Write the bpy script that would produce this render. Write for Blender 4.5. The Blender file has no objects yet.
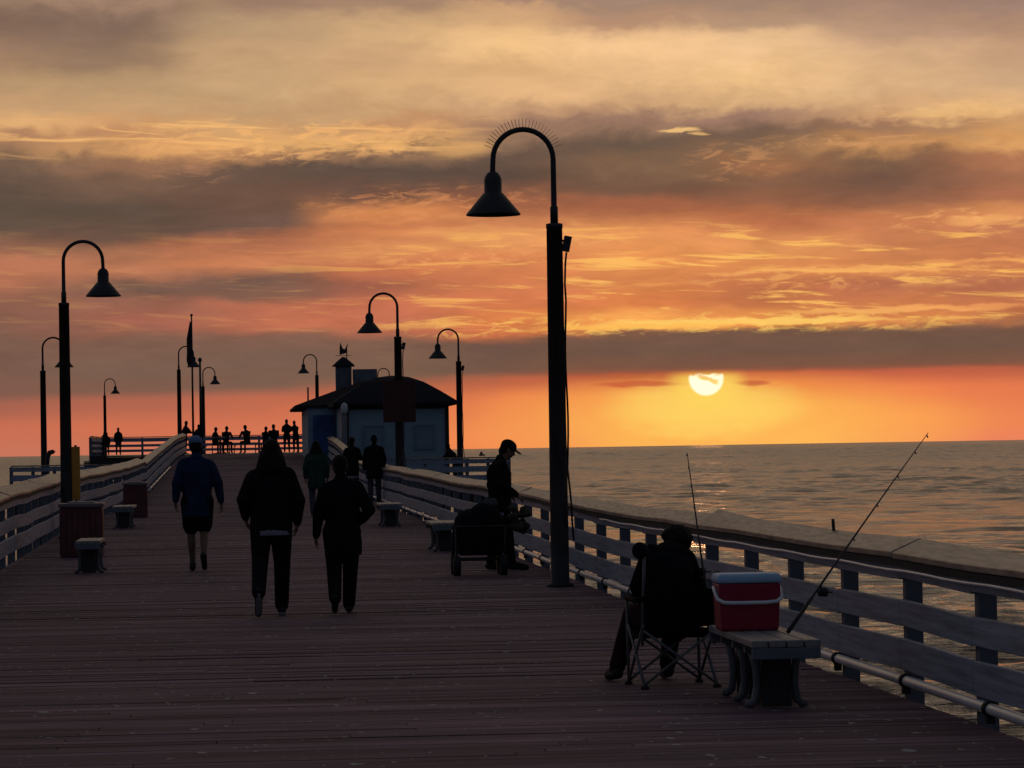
import bpy, bmesh, math, random
from mathutils import Vector, Matrix, Euler
random.seed(7)
S = bpy.context.scene
COL = S.collection
PI = math.pi

# ------------------------------------------------------------------ camera
F = 3400.0                      # focal length in pixels of a 1024 wide frame (telephoto)
EYE = Vector((0, 0, 1.676))     # eye height above the near deck, metres
YAW = math.atan((512 - 240) / F)
PITCH = math.atan(63.8 / F)
ROLL = math.radians(0.95)
fwd = Vector((math.sin(YAW) * math.cos(PITCH), math.cos(YAW) * math.cos(PITCH), math.sin(PITCH)))
rt0 = Vector((math.cos(YAW), -math.sin(YAW), 0))
up0 = rt0.cross(fwd)
# the camera is tipped clockwise, so the sea horizon climbs to the right in the frame
rt = rt0 * math.cos(ROLL) - up0 * math.sin(ROLL)
up = rt.cross(fwd)
cam_d = bpy.data.cameras.new("camera")
cam_d.sensor_width = 36.0
cam_d.lens = F * 36.0 / 1024.0
cam_d.clip_start = 0.5
cam_d.clip_end = 80000
cam = bpy.data.objects.new("camera", cam_d)
COL.objects.link(cam)
cam.matrix_world = Matrix(((rt.x, up.x, -fwd.x, EYE.x), (rt.y, up.y, -fwd.y, EYE.y),
                           (rt.z, up.z, -fwd.z, EYE.z), (0, 0, 0, 1)))
S.camera = cam

def ray(x, y):
    return fwd * F + rt * (x - 512) + up * (384 - y)
def at(x, y, Y):
    """the point seen at picture position x, y that stands Y metres along the pier"""
    r = ray(x, y)
    return EYE + r * (Y / r.y)
def hor(x):
    return 447.9 - 0.0166 * (x - 512)

def lin(c, k=1.0):
    return tuple(k * ((v / 255) / 12.92 if v / 255 < 0.04045 else (((v / 255) + 0.055) / 1.055) ** 2.4) for v in c)

# ------------------------------------------------------------------ exposure
S.view_settings.view_transform = 'Standard'
S.view_settings.look = 'None'
S.view_settings.exposure = 0.0
S.view_settings.gamma = 1.0
S.view_settings.use_curve_mapping = False
S.render.film_transparent = False
S.cycles.use_denoising = True
S.cycles.max_bounces = 6
S.cycles.sample_clamp_indirect = 3.0

# ------------------------------------------------------------------ sun
SUN_DIR = ray(706, 384).normalized()
SUN_AZ = math.atan2(SUN_DIR.x, SUN_DIR.y)
SUN_EL = math.asin(SUN_DIR.z)
sl = bpy.data.lights.new("sun", 'SUN')
sl.energy = 0.003
sl.angle = math.radians(0.53)
sl.color = (1.0, 0.42, 0.18)
sun = bpy.data.objects.new("sun", sl)
COL.objects.link(sun)
sun.rotation_euler = (-SUN_DIR).to_track_quat('-Z', 'Y').to_euler()

# ------------------------------------------------------------------ sky
world = bpy.data.worlds.new("World")
S.world = world
world.use_nodes = True
wn = world.node_tree
wn.nodes.clear()

class NT:
    """small helper that chains shader nodes"""
    def __init__(s, tree): s.t = tree
    def n(s, kind, **kw):
        nd = s.t.nodes.new(kind)
        for k, v in kw.items(): setattr(nd, k, v)
        return nd
    def put(s, sock, v):
        if isinstance(v, bpy.types.NodeSocket): s.t.links.new(v, sock)
        elif v is not None: sock.default_value = v
    def m(s, op, a, b=None, c=None, clamp=False):
        nd = s.n('ShaderNodeMath', operation=op, use_clamp=clamp)
        for i, v in enumerate((a, b, c)): s.put(nd.inputs[i], v)
        return nd.outputs[0]
    def rng(s, v, a, b, c=0.0, d=1.0, smooth=True):
        nd = s.n('ShaderNodeMapRange', interpolation_type='SMOOTHSTEP' if smooth else 'LINEAR')
        for i, q in enumerate((v, a, b, c, d)): s.put(nd.inputs[i], q)
        return nd.outputs[0]
    def mix(s, f, a, b, mode='MIX'):
        nd = s.n('ShaderNodeMix', data_type='RGBA', blend_type=mode)
        s.put(nd.inputs[0], f)
        s.put(nd.inputs[6], a if isinstance(a, bpy.types.NodeSocket) else tuple(a) + (1,))
        s.put(nd.inputs[7], b if isinstance(b, bpy.types.NodeSocket) else tuple(b) + (1,))
        return nd.outputs[2]
    def vec(s, x, y, z=0.0):
        nd = s.n('ShaderNodeCombineXYZ')
        for i, v in enumerate((x, y, z)): s.put(nd.inputs[i], v)
        return nd.outputs[0]
    def noise(s, v, scale=1.0, detail=4.0, rough=0.55, dist=0.0, col=False):
        nd = s.n('ShaderNodeTexNoise')
        s.put(nd.inputs['Vector'], v)
        nd.inputs['Scale'].default_value = scale
        nd.inputs['Detail'].default_value = detail
        nd.inputs['Roughness'].default_value = rough
        nd.inputs['Distortion'].default_value = dist
        return nd.outputs['Color' if col else 'Fac']
    def ramp(s, f, stops, interp='LINEAR'):
        nd = s.n('ShaderNodeValToRGB')
        cr = nd.color_ramp
        cr.interpolation = interp
        while len(cr.elements) < len(stops): cr.elements.new(0.5)
        for e, (p, c) in zip(cr.elements, sorted(stops)):
            e.position = p
            e.color = tuple(c) + (1,)
        s.put(nd.inputs[0], f)
        return nd.outputs[0]

W = NT(wn)
tc = W.n('ShaderNodeTexCoord')
sx = W.n('ShaderNodeSeparateXYZ')
wn.links.new(tc.outputs['Generated'], sx.inputs[0])
az = W.m('ARCTAN2', sx.outputs[0], sx.outputs[1])
el = W.m('ARCSINE', sx.outputs[2])
# U, V: azimuth off the view axis and elevation, both in steps of 1/3400 radian
U0 = W.m('MULTIPLY', W.m('SUBTRACT', az, YAW), F)
V0 = W.m('MULTIPLY', el, F)
big = W.noise(W.vec(W.m('MULTIPLY', U0, 1 / 210), W.m('MULTIPLY', V0, 1 / 62)), 1.0, 5, 0.55)
big2 = W.noise(W.vec(W.m('MULTIPLY', U0, 1 / 170), W.m('MULTIPLY', V0, 1 / 80), 7.3), 1.0, 5, 0.55)
fine = W.noise(W.vec(W.m('MULTIPLY', U0, 1 / 48), W.m('MULTIPLY', V0, 1 / 15), 3.1), 1.0, 6, 0.6)
# cloud turbulence dies out in the clear strip over the horizon
calm = W.rng(V0, 45, 120)
puff = W.noise(W.vec(W.m('MULTIPLY', U0, 1 / 62), W.m('MULTIPLY', V0, 1 / 38), 13.0), 1.0, 9, 0.6, 0.5)
high_up = W.rng(V0, 215, 300)
V1 = W.m('ADD', V0, W.m('MULTIPLY', calm, W.m('ADD', W.m('MULTIPLY', W.m('SUBTRACT', big, 0.5), 30),
                                               W.m('ADD', W.m('MULTIPLY', W.m('SUBTRACT', fine, 0.5), 14), W.m('MULTIPLY', high_up, W.m('MULTIPLY', W.m('SUBTRACT', puff, 0.5), 44))))))
U1 = W.m('ADD', U0, W.m('MULTIPLY', W.m('SUBTRACT', big2, 0.5), 190))

TAB = {
0: "0:140,115,92 30:122,98,80 60:150,120,90 90:175,143,102 115:188,150,106 128:212,165,108 142:165,122,92 165:118,92,78 200:95,77,68 230:96,78,68 250:140,98,78 268:182,115,85 285:178,112,84 305:140,95,77 325:128,90,75 345:122,90,76 370:122,90,76 395:128,90,76 408:165,98,78 430:200,110,82 455:198,115,90",
128: "0:150,122,96 30:120,98,80 60:135,110,85 90:170,140,100 115:190,152,106 128:200,150,100 140:190,138,95 152:205,150,100 165:150,108,84 185:120,90,75 210:95,77,68 235:105,80,68 255:165,108,80 272:185,118,86 290:115,86,73 305:150,98,80 325:165,100,80 345:125,92,77 370:120,92,77 390:125,90,75 402:175,100,78 430:206,112,80 455:200,115,88",
256: "0:140,112,90 30:165,138,102 60:180,148,106 90:185,152,108 115:185,148,104 130:205,158,106 148:225,168,108 160:165,118,88 175:105,82,72 200:110,80,68 225:110,82,72 240:170,105,76 262:200,125,85 280:115,86,74 292:130,92,76 305:185,108,80 325:195,112,82 340:130,94,78 360:120,92,77 385:122,92,77 400:190,105,78 430:210,115,82 452:205,118,85",
384: "0:150,122,96 30:195,160,112 60:188,152,108 90:200,162,112 110:190,152,106 125:190,142,98 140:225,168,108 155:140,105,84 175:95,76,68 195:120,82,68 210:215,135,85 230:205,125,82 255:215,140,88 270:190,110,75 285:160,95,74 305:195,110,80 330:190,108,80 345:125,92,76 375:122,92,75 390:180,100,72 410:215,115,78 440:225,122,80",
512: "0:150,120,98 12:190,152,108 40:220,180,122 70:205,165,112 95:212,170,118 115:185,145,105 130:150,115,92 155:105,82,72 180:95,74,66 205:165,100,72 225:205,130,85 240:225,150,92 260:215,130,82 285:205,120,78 300:210,120,78 320:215,125,72 333:200,110,70 345:110,82,70 370:112,84,70 380:190,100,68 400:235,130,75 440:240,135,80",
640: "0:145,120,98 20:165,130,100 45:225,185,130 75:215,175,122 100:195,155,110 120:150,115,92 145:108,86,73 165:128,96,76 190:116,84,69 210:165,98,72 235:225,145,88 260:232,148,85 280:215,132,78 305:215,125,72 318:245,165,85 328:245,155,75 336:125,88,68 360:115,82,66 375:180,85,55 385:225,120,65 400:245,150,75 440:250,170,80",
768: "0:145,120,98 25:165,135,105 45:215,178,128 75:222,182,125 100:205,165,115 118:150,115,95 135:118,92,76 150:138,102,78 165:160,108,78 180:132,92,72 200:142,92,70 220:185,110,75 245:228,150,90 265:215,135,80 285:195,115,75 300:195,115,72 312:225,140,78 325:240,155,75 335:115,84,68 360:115,82,68 372:195,95,62 385:230,120,66 410:250,165,80 440:252,175,85",
896: "0:145,118,98 35:170,138,108 55:195,160,118 85:205,168,120 110:200,158,112 120:195,150,105 130:160,118,90 145:190,135,90 160:124,92,74 180:114,82,69 200:144,95,74 220:195,120,80 240:200,125,82 260:205,128,80 270:225,145,85 285:180,108,78 305:200,120,75 320:215,130,75 330:115,86,70 360:112,84,70 370:190,95,68 390:235,125,75 420:248,150,80 440:245,150,85",
1024: "0:140,115,98 30:160,128,102 55:180,145,110 85:190,155,115 110:220,175,120 125:200,150,102 140:215,155,100 160:175,115,85 180:160,105,80 200:175,110,82 218:215,140,90 235:190,118,82 255:200,122,80 272:205,125,80 290:180,108,78 308:195,115,74 322:150,98,72 335:100,80,70 358:105,82,70 368:185,95,68 390:228,122,78 420:235,132,82 440:235,130,90",
}
VMAX = 470.0
fac = W.m('DIVIDE', V1, VMAX, clamp=True)
sky = None
prev = None
for cx, txt in TAB.items():
    stops = []
    for tok in txt.split():
        yy, rgb = tok.split(':')
        v = max(0.0, min(1.0, (hor(cx) - float(yy)) / VMAX))
        stops.append((v, lin([float(q) for q in rgb.split(',')])))
    c = W.ramp(fac, stops, 'EASE')
    sky = c if sky is None else W.mix(W.rng(U1, prev - 512, cx - 512), sky, c)
    prev = cx

def blob(cx, cy, rx, ry, soft=1.0, turb=0.0, pw=1.0):
    """soft elliptical patch of cloud, centred at an azimuth and elevation given in view-axis steps"""
    u = W.m('DIVIDE', W.m('SUBTRACT', U0, cx - 512), rx)
    vv = V0 if not turb else W.m('ADD', V0, W.m('MULTIPLY', W.m('SUBTRACT', fine, 0.5), turb))
    v = W.m('DIVIDE', W.m('SUBTRACT', vv, hor(cx) - cy), ry)
    d = W.m('ADD', W.m('MULTIPLY', u, u), W.m('MULTIPLY', v, v))
    return W.rng(d, 1.0, 1.0 - soft)

# woolly light-and-dark mottling
mott = W.noise(W.vec(W.m('MULTIPLY', U0, 1 / 75), W.m('MULTIPLY', V0, 1 / 17), 1.7), 1.0, 7, 0.62, 0.4)
mott = W.m('ADD', W.m('MULTIPLY', mott, W.m('SUBTRACT', 1.0, W.m('MULTIPLY', high_up, 0.5))), W.m('MULTIPLY', W.m('MULTIPLY', high_up, 0.5), puff))
mott2 = W.m('MULTIPLY_ADD', W.m('MULTIPLY', calm, W.m('SUBTRACT', mott, 0.5)), 0.68, 1.02)
sky = W.mix(1.0, sky, W.vec(mott2, mott2, mott2), 'MULTIPLY')

sky = W.mix(W.rng(V0, 290, 350), sky, W.mix(1.0, sky, (1.12, 1.09, 1.17), 'MULTIPLY'))
sky = W.mix(W.m('MULTIPLY', W.rng(V0, 205, 240), W.rng(V0, 330, 295)), sky, W.mix(1.0, sky, (0.98, 1.0, 0.93), 'MULTIPLY'))
# thin bright streaks lit from below, between the two dark banks
st = W.noise(W.vec(W.m('MULTIPLY', U0, 1 / 120), W.m('MULTIPLY', W.m('ADD', V0, W.m('MULTIPLY', U0, 0.03)), 1 / 9.5), 5.0), 1.0, 7, 0.6, 0.6)
st = W.rng(st, 0.53, 0.65)
reg = W.m('MULTIPLY', W.rng(V0, 112, 128), W.rng(V0, 235, 200))
reg = W.m('MULTIPLY', reg, W.rng(U0, -330, 120, 0.12, 1.0))
sky = W.mix(W.m('MULTIPLY', W.m('MULTIPLY', st, reg), 0.85), sky, lin((255, 190, 98)))
reg2 = W.m('MULTIPLY', W.m('MULTIPLY', W.rng(V0, 290, 305), W.rng(V0, 342, 320)), W.rng(U0, 20, -120))
sky = W.mix(W.m('MULTIPLY', W.m('MULTIPLY', st, reg2), 0.8), sky, lin((250, 190, 118)))
# fish-scale flecks catching the light
scl = W.noise(W.vec(W.m('MULTIPLY', U0, 1 / 30), W.m('MULTIPLY', W.m('ADD', V0, W.m('MULTIPLY', U0, -0.05)), 1 / 7.5), 9.0), 1.0, 6, 0.62, 0.8)
scl = W.rng(scl, 0.48, 0.63)
for (bx, by, rx, ry, col, k) in [(300, 142, 210, 26, (246, 182, 112), 0.75), (430, 205, 150, 26, (228, 150, 95), 0.5), (450, 258, 130, 14, (240, 165, 100), 0.6), (975, 222, 110, 14, (246, 176, 108), 0.7),
                                 (960, 115, 110, 16, (242, 190, 128), 0.55), (690, 324, 380, 14, (255, 200, 100), 0.8), (850, 278, 230, 16, (248, 178, 100), 0.55), (560, 238, 120, 12, (246, 172, 100), 0.5),
                                 (740, 162, 60, 26, (214, 150, 98), 0.5), (860, 142, 120, 10, (222, 160, 108), 0.5), (190, 170, 60, 24, (186, 130, 95), 0.4)]:
    sky = W.mix(W.m('MULTIPLY', W.m('MULTIPLY', blob(bx, by, rx, ry, 1.0, 14.0), scl), k), sky, lin(col))
for (bx, by, rx, ry, col, k) in [
    (745, 322, 190, 4.5, (255, 205, 105), 0.85), (640, 327, 130, 4.0, (255, 190, 90), 0.8), (880, 311, 130, 4, (250, 180, 100), 0.7),
    (850, 271, 170, 3, (250, 178, 100), 0.6), (985, 222, 48, 7, (250, 178, 105), 0.6), (960, 308, 90, 4, (245, 165, 95), 0.6),
    (684, 131, 26, 3.4, (255, 205, 130), 0.75), (703, 135, 14, 2.2, (250, 195, 120), 0.6), (980, 262, 90, 3, (245, 165, 95), 0.5), (475, 232, 90, 8, (245, 170, 100), 0.4),
    (465, 150, 42, 13, (240, 180, 110), 0.45), (190, 152, 100, 14, (228, 165, 105), 0.35), (960, 116, 70, 9, (240, 190, 125), 0.55)]:
    sky = W.mix(W.m('MULTIPLY', blob(bx, by, rx, ry, 0.9, 16.0), k), sky, lin(col))

# the long dark bank the sun is sinking out of
edge_n = W.noise(W.vec(W.m('MULTIPLY', U0, 1 / 60), W.m('MULTIPLY', V0, 1 / 45), 11.0), 1.0, 5, 0.55)
vt = W.m('ADD', V0, W.m('MULTIPLY', W.m('SUBTRACT', edge_n, 0.5), 26))
vb = W.m('ADD', V0, W.m('MULTIPLY', W.m('SUBTRACT', edge_n, 0.5), 7))
bank = W.m('MULTIPLY', W.rng(vt, 114, 106), W.rng(vb, 69, 75))
bank = W.m('MULTIPLY', bank, W.rng(U0, -60, 90, 0.0, 1.0))
bcol = W.ramp(W.rng(V0, 68, 112, smooth=False), [(0, lin((168, 88, 60))), (0.22, lin((124, 84, 66))), (0.6, lin((112, 84, 69))), (1, lin((116, 84, 68)))])
bcol = W.mix(1.0, bcol, W.vec(mott2, mott2, mott2), 'MULTIPLY')
# pale glow under the bank, round the sun
glow = W.m('MULTIPLY', blob(716, 425, 300, 62, 1.0), 0.42)
sky = W.mix(glow, sky, lin((255, 190, 88)))
glow2 = W.m('MULTIPLY', blob(706, 408, 120, 36, 1.0, 30.0), 0.62)
sky = W.mix(glow2, sky, lin((255, 224, 105)))
for (bx, by, rx, ry) in [(642, 384, 60, 4), (752, 383, 22, 4)]:
    sky = W.mix(W.m('MULTIPLY', blob(bx, by, rx, ry, 0.9, 8.0), 0.8), sky, lin((196, 92, 58)))
sky = W.mix(W.m('MULTIPLY', blob(706, 372, 34, 9, 1.0), 0.8), sky, lin((205, 80, 45)))
# the disc itself, its top still behind the bank and a shred of cloud across it
su = W.m('SUBTRACT', U0, 706 - 512)
sv = W.m('SUBTRACT', V0, hor(706) - 378.5)
disc = W.rng(W.m('SQRT', W.m('ADD', W.m('MULTIPLY', su, su), W.m('MULTIPLY', sv, sv))), 18.8, 15.2)
rag = W.noise(W.vec(W.m('MULTIPLY', U0, 1 / 9), W.m('MULTIPLY', V0, 1 / 6), 4.0), 1.0, 4, 0.6)
vr = W.m('ADD', V0, W.m('MULTIPLY', W.m('SUBTRACT', rag, 0.5), 9))
disc = W.m('MULTIPLY', disc, W.rng(vr, 71.5, 68.2))
shred = W.m('ABSOLUTE', W.m('SUBTRACT', W.m('ADD', vr, W.m('MULTIPLY', su, 0.29)), 66.0))
shred = W.m('MULTIPLY', W.rng(shred, 3.6, 1.0), W.m('MULTIPLY', W.rng(su, -13, -4), W.rng(su, 15, 9)))
disc = W.m('MULTIPLY', disc, W.m('SUBTRACT', 1.0, W.m('MULTIPLY', shred, 0.88)))
sky = W.mix(bank, sky, bcol)
halo = W.m('MULTIPLY', blob(706, 384, 46, 34, 1.0), W.m('MULTIPLY', W.rng(V0, 76, 66), 0.75))
sky = W.mix(W.m('MULTIPLY', W.rng(V0, 330, 400), 0.35), sky, W.mix(1.0, sky, (1.22, 1.17, 1.2), 'MULTIPLY'))
sky = W.mix(halo, sky, lin((255, 214, 92)))
sky = W.mix(disc, sky, (1.2, 1.10, 0.74))

# grey cloud above the sunset, turning into the clear dusk overhead and behind (Nishita)
high = W.noise(W.vec(W.m('MULTIPLY', U0, 1 / 900), W.m('MULTIPLY', V0, 1 / 300), 2.0), 1.0, 5, 0.55)
gcl = W.ramp(high, [(0.34, (0.19, 0.145, 0.115)), (0.64, (0.56, 0.41, 0.265))])
sky = W.mix(W.rng(V0, 455, 620), sky, gcl)
nis = W.n('ShaderNodeTexSky', sky_type='NISHITA', sun_disc=False)
nis.sun_elevation = SUN_EL
nis.sun_rotation = SUN_AZ
nis.air_density = 1.0
nis.dust_density = 1.5
nis.ozone_density = 2.0
dusk = W.mix(1.0, nis.outputs[0], (0.10, 0.10, 0.10), 'MULTIPLY')
dusk = W.mix(0.78, dusk, (0.082, 0.100, 0.140))
away = W.m('MAXIMUM', W.rng(V0, 1300, 3300), W.rng(W.m('ABSOLUTE', U0), 1300, 4200))
sky = W.mix(away, sky, dusk)
bg = W.n('ShaderNodeBackground')
wo = W.n('ShaderNodeOutputWorld')
wn.links.new(sky, bg.inputs[0])
bg.inputs[1].default_value = 1.0
wn.links.new(bg.outputs[0], wo.inputs[0])

# ------------------------------------------------------------------ materials
def mat(name, base, rough=0.7, var=0.0, scale=6.0, stretch=(1, 1, 1), metal=0.0, spec=0.3, bump=0.0, extra=None):
    m = bpy.data.materials.new(name)
    m.use_nodes = True
    t = m.node_tree
    b = t.nodes['Principled BSDF']
    b.inputs['Roughness'].default_value = rough
    b.inputs['Metallic'].default_value = metal
    b.inputs['Specular IOR Level'].default_value = spec
    N = NT(t)
    tcn = N.n('ShaderNodeTexCoord')
    mp = N.n('ShaderNodeMapping')
    mp.inputs['Scale'].default_value = stretch
    t.links.new(tcn.outputs['Object'], mp.inputs[0])
    nz = N.noise(mp.outputs[0], scale, 5, 0.6)
    lo = tuple(max(0, c * (1 - var)) for c in base)
    hi = tuple(min(1, c * (1 + var)) for c in base)
    c = N.ramp(nz, [(0.3, lo), (0.7, hi)])
    if extra: c = extra(N, mp.outputs[0], c)
    t.links.new(c, b.inputs['Base Color'])
    if bump:
        bp = N.n('ShaderNodeBump')
        bp.inputs['Strength'].default_value = bump
        bp.inputs['Distance'].default_value = 0.01
        t.links.new(nz, bp.inputs['Height'])
        t.links.new(bp.outputs[0], b.inputs['Normal'])
    return m

def specks(N, v, c):
    sp = N.noise(v, 21.0, 2, 0.5)
    k = N.rng(sp, 0.71, 0.74)
    return N.mix(N.m('MULTIPLY', k, 0.8), c, (0.45, 0.43, 0.40))

def deck_col(N, v, c):
    g = N.n('ShaderNodeNewGeometry')
    k = N.ramp(g.outputs['Random Per Island'], [(0.0, (0.7, 0.66, 0.68)), (0.3, (0.88, 0.85, 0.86)), (0.7, (1.0, 1.0, 1.0)), (0.97, (1.3, 1.27, 1.27))])
    c = N.mix(1.0, c, k, 'MULTIPLY')
    big_n = N.noise(v, 0.35, 4, 0.6)
    c = N.mix(1.0, c, N.ramp(big_n, [(0.3, (0.7, 0.66, 0.68)), (0.7, (1.25, 1.2, 1.2))]), 'MULTIPLY')
    # bird droppings and pale scuffs
    d = N.n('ShaderNodeTexCoord')
    mp = N.n('ShaderNodeMapping'); mp.inputs['Scale'].default_value = (1.0, 0.5, 1.0)
    N.t.links.new(d.outputs['Object'], mp.inputs[0])
    sp = N.noise(mp.outputs[0], 11.0, 2, 0.5)
    area = N.noise(d.outputs['Object'], 0.9, 2, 0.5)
    k2 = N.m('MULTIPLY', N.rng(sp, 0.665, 0.69), N.rng(area, 0.38, 0.55))
    mp2 = N.n('ShaderNodeMapping'); mp2.inputs['Scale'].default_value = (0.35, 2.2, 1.0)
    N.t.links.new(d.outputs['Object'], mp2.inputs[0])
    strk = N.noise(mp2.outputs[0], 1.0, 6, 0.65)
    c = N.mix(1.0, c, N.ramp(strk, [(0.28, (0.55, 0.5, 0.53)), (0.5, (0.95, 0.92, 0.94)), (0.72, (1.6, 1.5, 1.52))]), 'MULTIPLY')
    return N.mix(N.m('MULTIPLY', k2, 0.85), c, (0.40, 0.38, 0.37))

M = {}
M['deck'] = mat('deck_wood', (0.142, 0.092, 0.114), 0.8, 0.35, 3.0, (0.5, 9, 9), spec=0.16, extra=deck_col)
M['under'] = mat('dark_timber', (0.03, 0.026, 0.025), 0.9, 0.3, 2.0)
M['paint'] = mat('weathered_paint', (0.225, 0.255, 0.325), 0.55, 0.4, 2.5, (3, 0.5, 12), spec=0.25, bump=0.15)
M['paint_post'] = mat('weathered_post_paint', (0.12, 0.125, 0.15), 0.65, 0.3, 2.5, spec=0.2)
M['cap'] = mat('bare_cap_wood', (0.24, 0.185, 0.15), 0.42, 0.85, 3.0, (8, 0.8, 8), spec=0.5, extra=specks, bump=0.2)
M['pvc'] = mat('grey_pipe', (0.66, 0.66, 0.67), 0.3, 0.15, 5.0, spec=0.5)
M['rubber'] = mat('black_rubber', (0.012, 0.012, 0.013), 0.7, 0.1)
M['iron'] = mat('dark_painted_metal', (0.022, 0.022, 0.025), 0.55, 0.25, 5.0, spec=0.3)
M['iron2'] = mat('weathered_lamp_post', (0.035, 0.032, 0.032), 0.6, 0.4, 3.0, (4, 4, 0.6), spec=0.25)
M['leg'] = mat('worn_bench_leg', (0.11, 0.11, 0.115), 0.5, 0.3, 6.0)
M['steel'] = mat('dull_steel', (0.25, 0.25, 0.26), 0.4, 0.2, 8.0, metal=0.8)
M['bench'] = mat('bench_planks', (0.22, 0.205, 0.20), 0.5, 0.25, 3.0, (8, 0.8, 8), spec=0.35)
M['bin'] = mat('brown_bin_paint', (0.11, 0.030, 0.033), 0.6, 0.3, 4.0)
M['binlid'] = mat('bin_lid', (0.16, 0.12, 0.12), 0.45, 0.2, 4.0)
M['yellow'] = mat('yellow_board', (0.50, 0.22, 0.03), 0.6, 0.2, 4.0)
M['redsign'] = mat('sign_back', (0.06, 0.015, 0.015), 0.6, 0.25, 3.0)
M['wall'] = mat('blue_grey_siding', (0.21, 0.28, 0.345), 0.7, 0.15, 2.0, (1, 1, 8))
M['shut'] = mat('closed_shutter', (0.17, 0.23, 0.285), 0.7, 0.2, 3.0, (1, 1, 12))
M['mural'] = mat('blue_panel', (0.05, 0.09, 0.24), 0.6, 0.5, 1.6)
M['roof'] = mat('dark_shingles', (0.022, 0.020, 0.022), 0.9, 0.3, 5.0, spec=0.1)
M['cool_red'] = mat('cooler_red', (0.27, 0.008, 0.03), 0.45, 0.06, 5.0, spec=0.4)
M['cool_lid'] = mat('cooler_lid', (0.32, 0.48, 0.64), 0.5, 0.05, 5.0)
M['cool_wht'] = mat('cooler_handle', (0.70, 0.70, 0.72), 0.5, 0.05, 5.0)
M['black_cloth'] = mat('black_cloth', (0.010, 0.010, 0.011), 0.95, 0.3, 14.0, spec=0.05, bump=0.3)
M['dark_trousers'] = mat('dark_trousers', (0.016, 0.011, 0.013), 0.95, 0.3, 14.0, spec=0.05, bump=0.3)
M['maroon'] = mat('dark_maroon_trousers', (0.030, 0.010, 0.014), 0.95, 0.3, 14.0, spec=0.05, bump=0.3)
M['blue_jacket'] = mat('navy_jacket', (0.014, 0.022, 0.056), 0.85, 0.3, 10.0, spec=0.1, bump=0.3)
M['light_cap'] = mat('light_blue_cap', (0.10, 0.15, 0.28), 0.8, 0.15, 12.0)
M['green_jacket'] = mat('dark_green_jacket', (0.022, 0.045, 0.036), 0.9, 0.3, 10.0, spec=0.05)
M['grey_jeans'] = mat('grey_jeans', (0.055, 0.055, 0.065), 0.9, 0.25, 14.0, spec=0.05)
M['shirt'] = mat('pale_grey_shirt', (0.22, 0.21, 0.25), 0.9, 0.15, 14.0, spec=0.05)
M['skin'] = mat('skin', (0.16, 0.085, 0.06), 0.6, 0.12, 9.0, spec=0.2)
M['hair'] = mat('dark_hair', (0.012, 0.009, 0.008), 0.8, 0.4, 40.0, spec=0.15)
M['shoe'] = mat('dark_shoe', (0.016, 0.014, 0.014), 0.7, 0.2, 12.0)
M['sole'] = mat('pale_sole', (0.17, 0.165, 0.16), 0.7, 0.2, 12.0)
M['far'] = mat('dark_far_clothes', (0.016, 0.014, 0.016), 0.9, 0.3, 6.0, spec=0.05)
M['flag'] = mat('furled_flag', (0.05, 0.03, 0.035), 0.9, 0.5, 3.0, spec=0.05)
M['net'] = mat('olive_bundle', (0.06, 0.055, 0.035), 0.95, 0.6, 30.0, spec=0.05)
M['boat'] = mat('dark_hull', (0.03, 0.025, 0.025), 0.7, 0.2, 0.5)
M['lampglass'] = mat('milk_glass', (0.45, 0.45, 0.45), 0.4, 0.1)

# ------------------------------------------------------------------ builders
def tag(o, label=None, cat=None, group=None, kind=None):
    if label: o['label'] = label
    if cat: o['category'] = cat
    if group: o['group'] = group
    if kind: o['kind'] = kind
    return o
def empty(name, loc, label, cat, group=None, rz=0.0):
    o = bpy.data.objects.new(name, None)
    o.empty_display_size = 0.2
    COL.objects.link(o)
    o.location = loc
    o.rotation_euler = (0, 0, rz)
    return tag(o, label, cat, group)
def copy_tree(o, parent=None):
    c = o.copy()
    COL.objects.link(c)
    if parent is not None: c.parent = parent
    for ch in o.children: copy_tree(ch, c)
    return c

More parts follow.
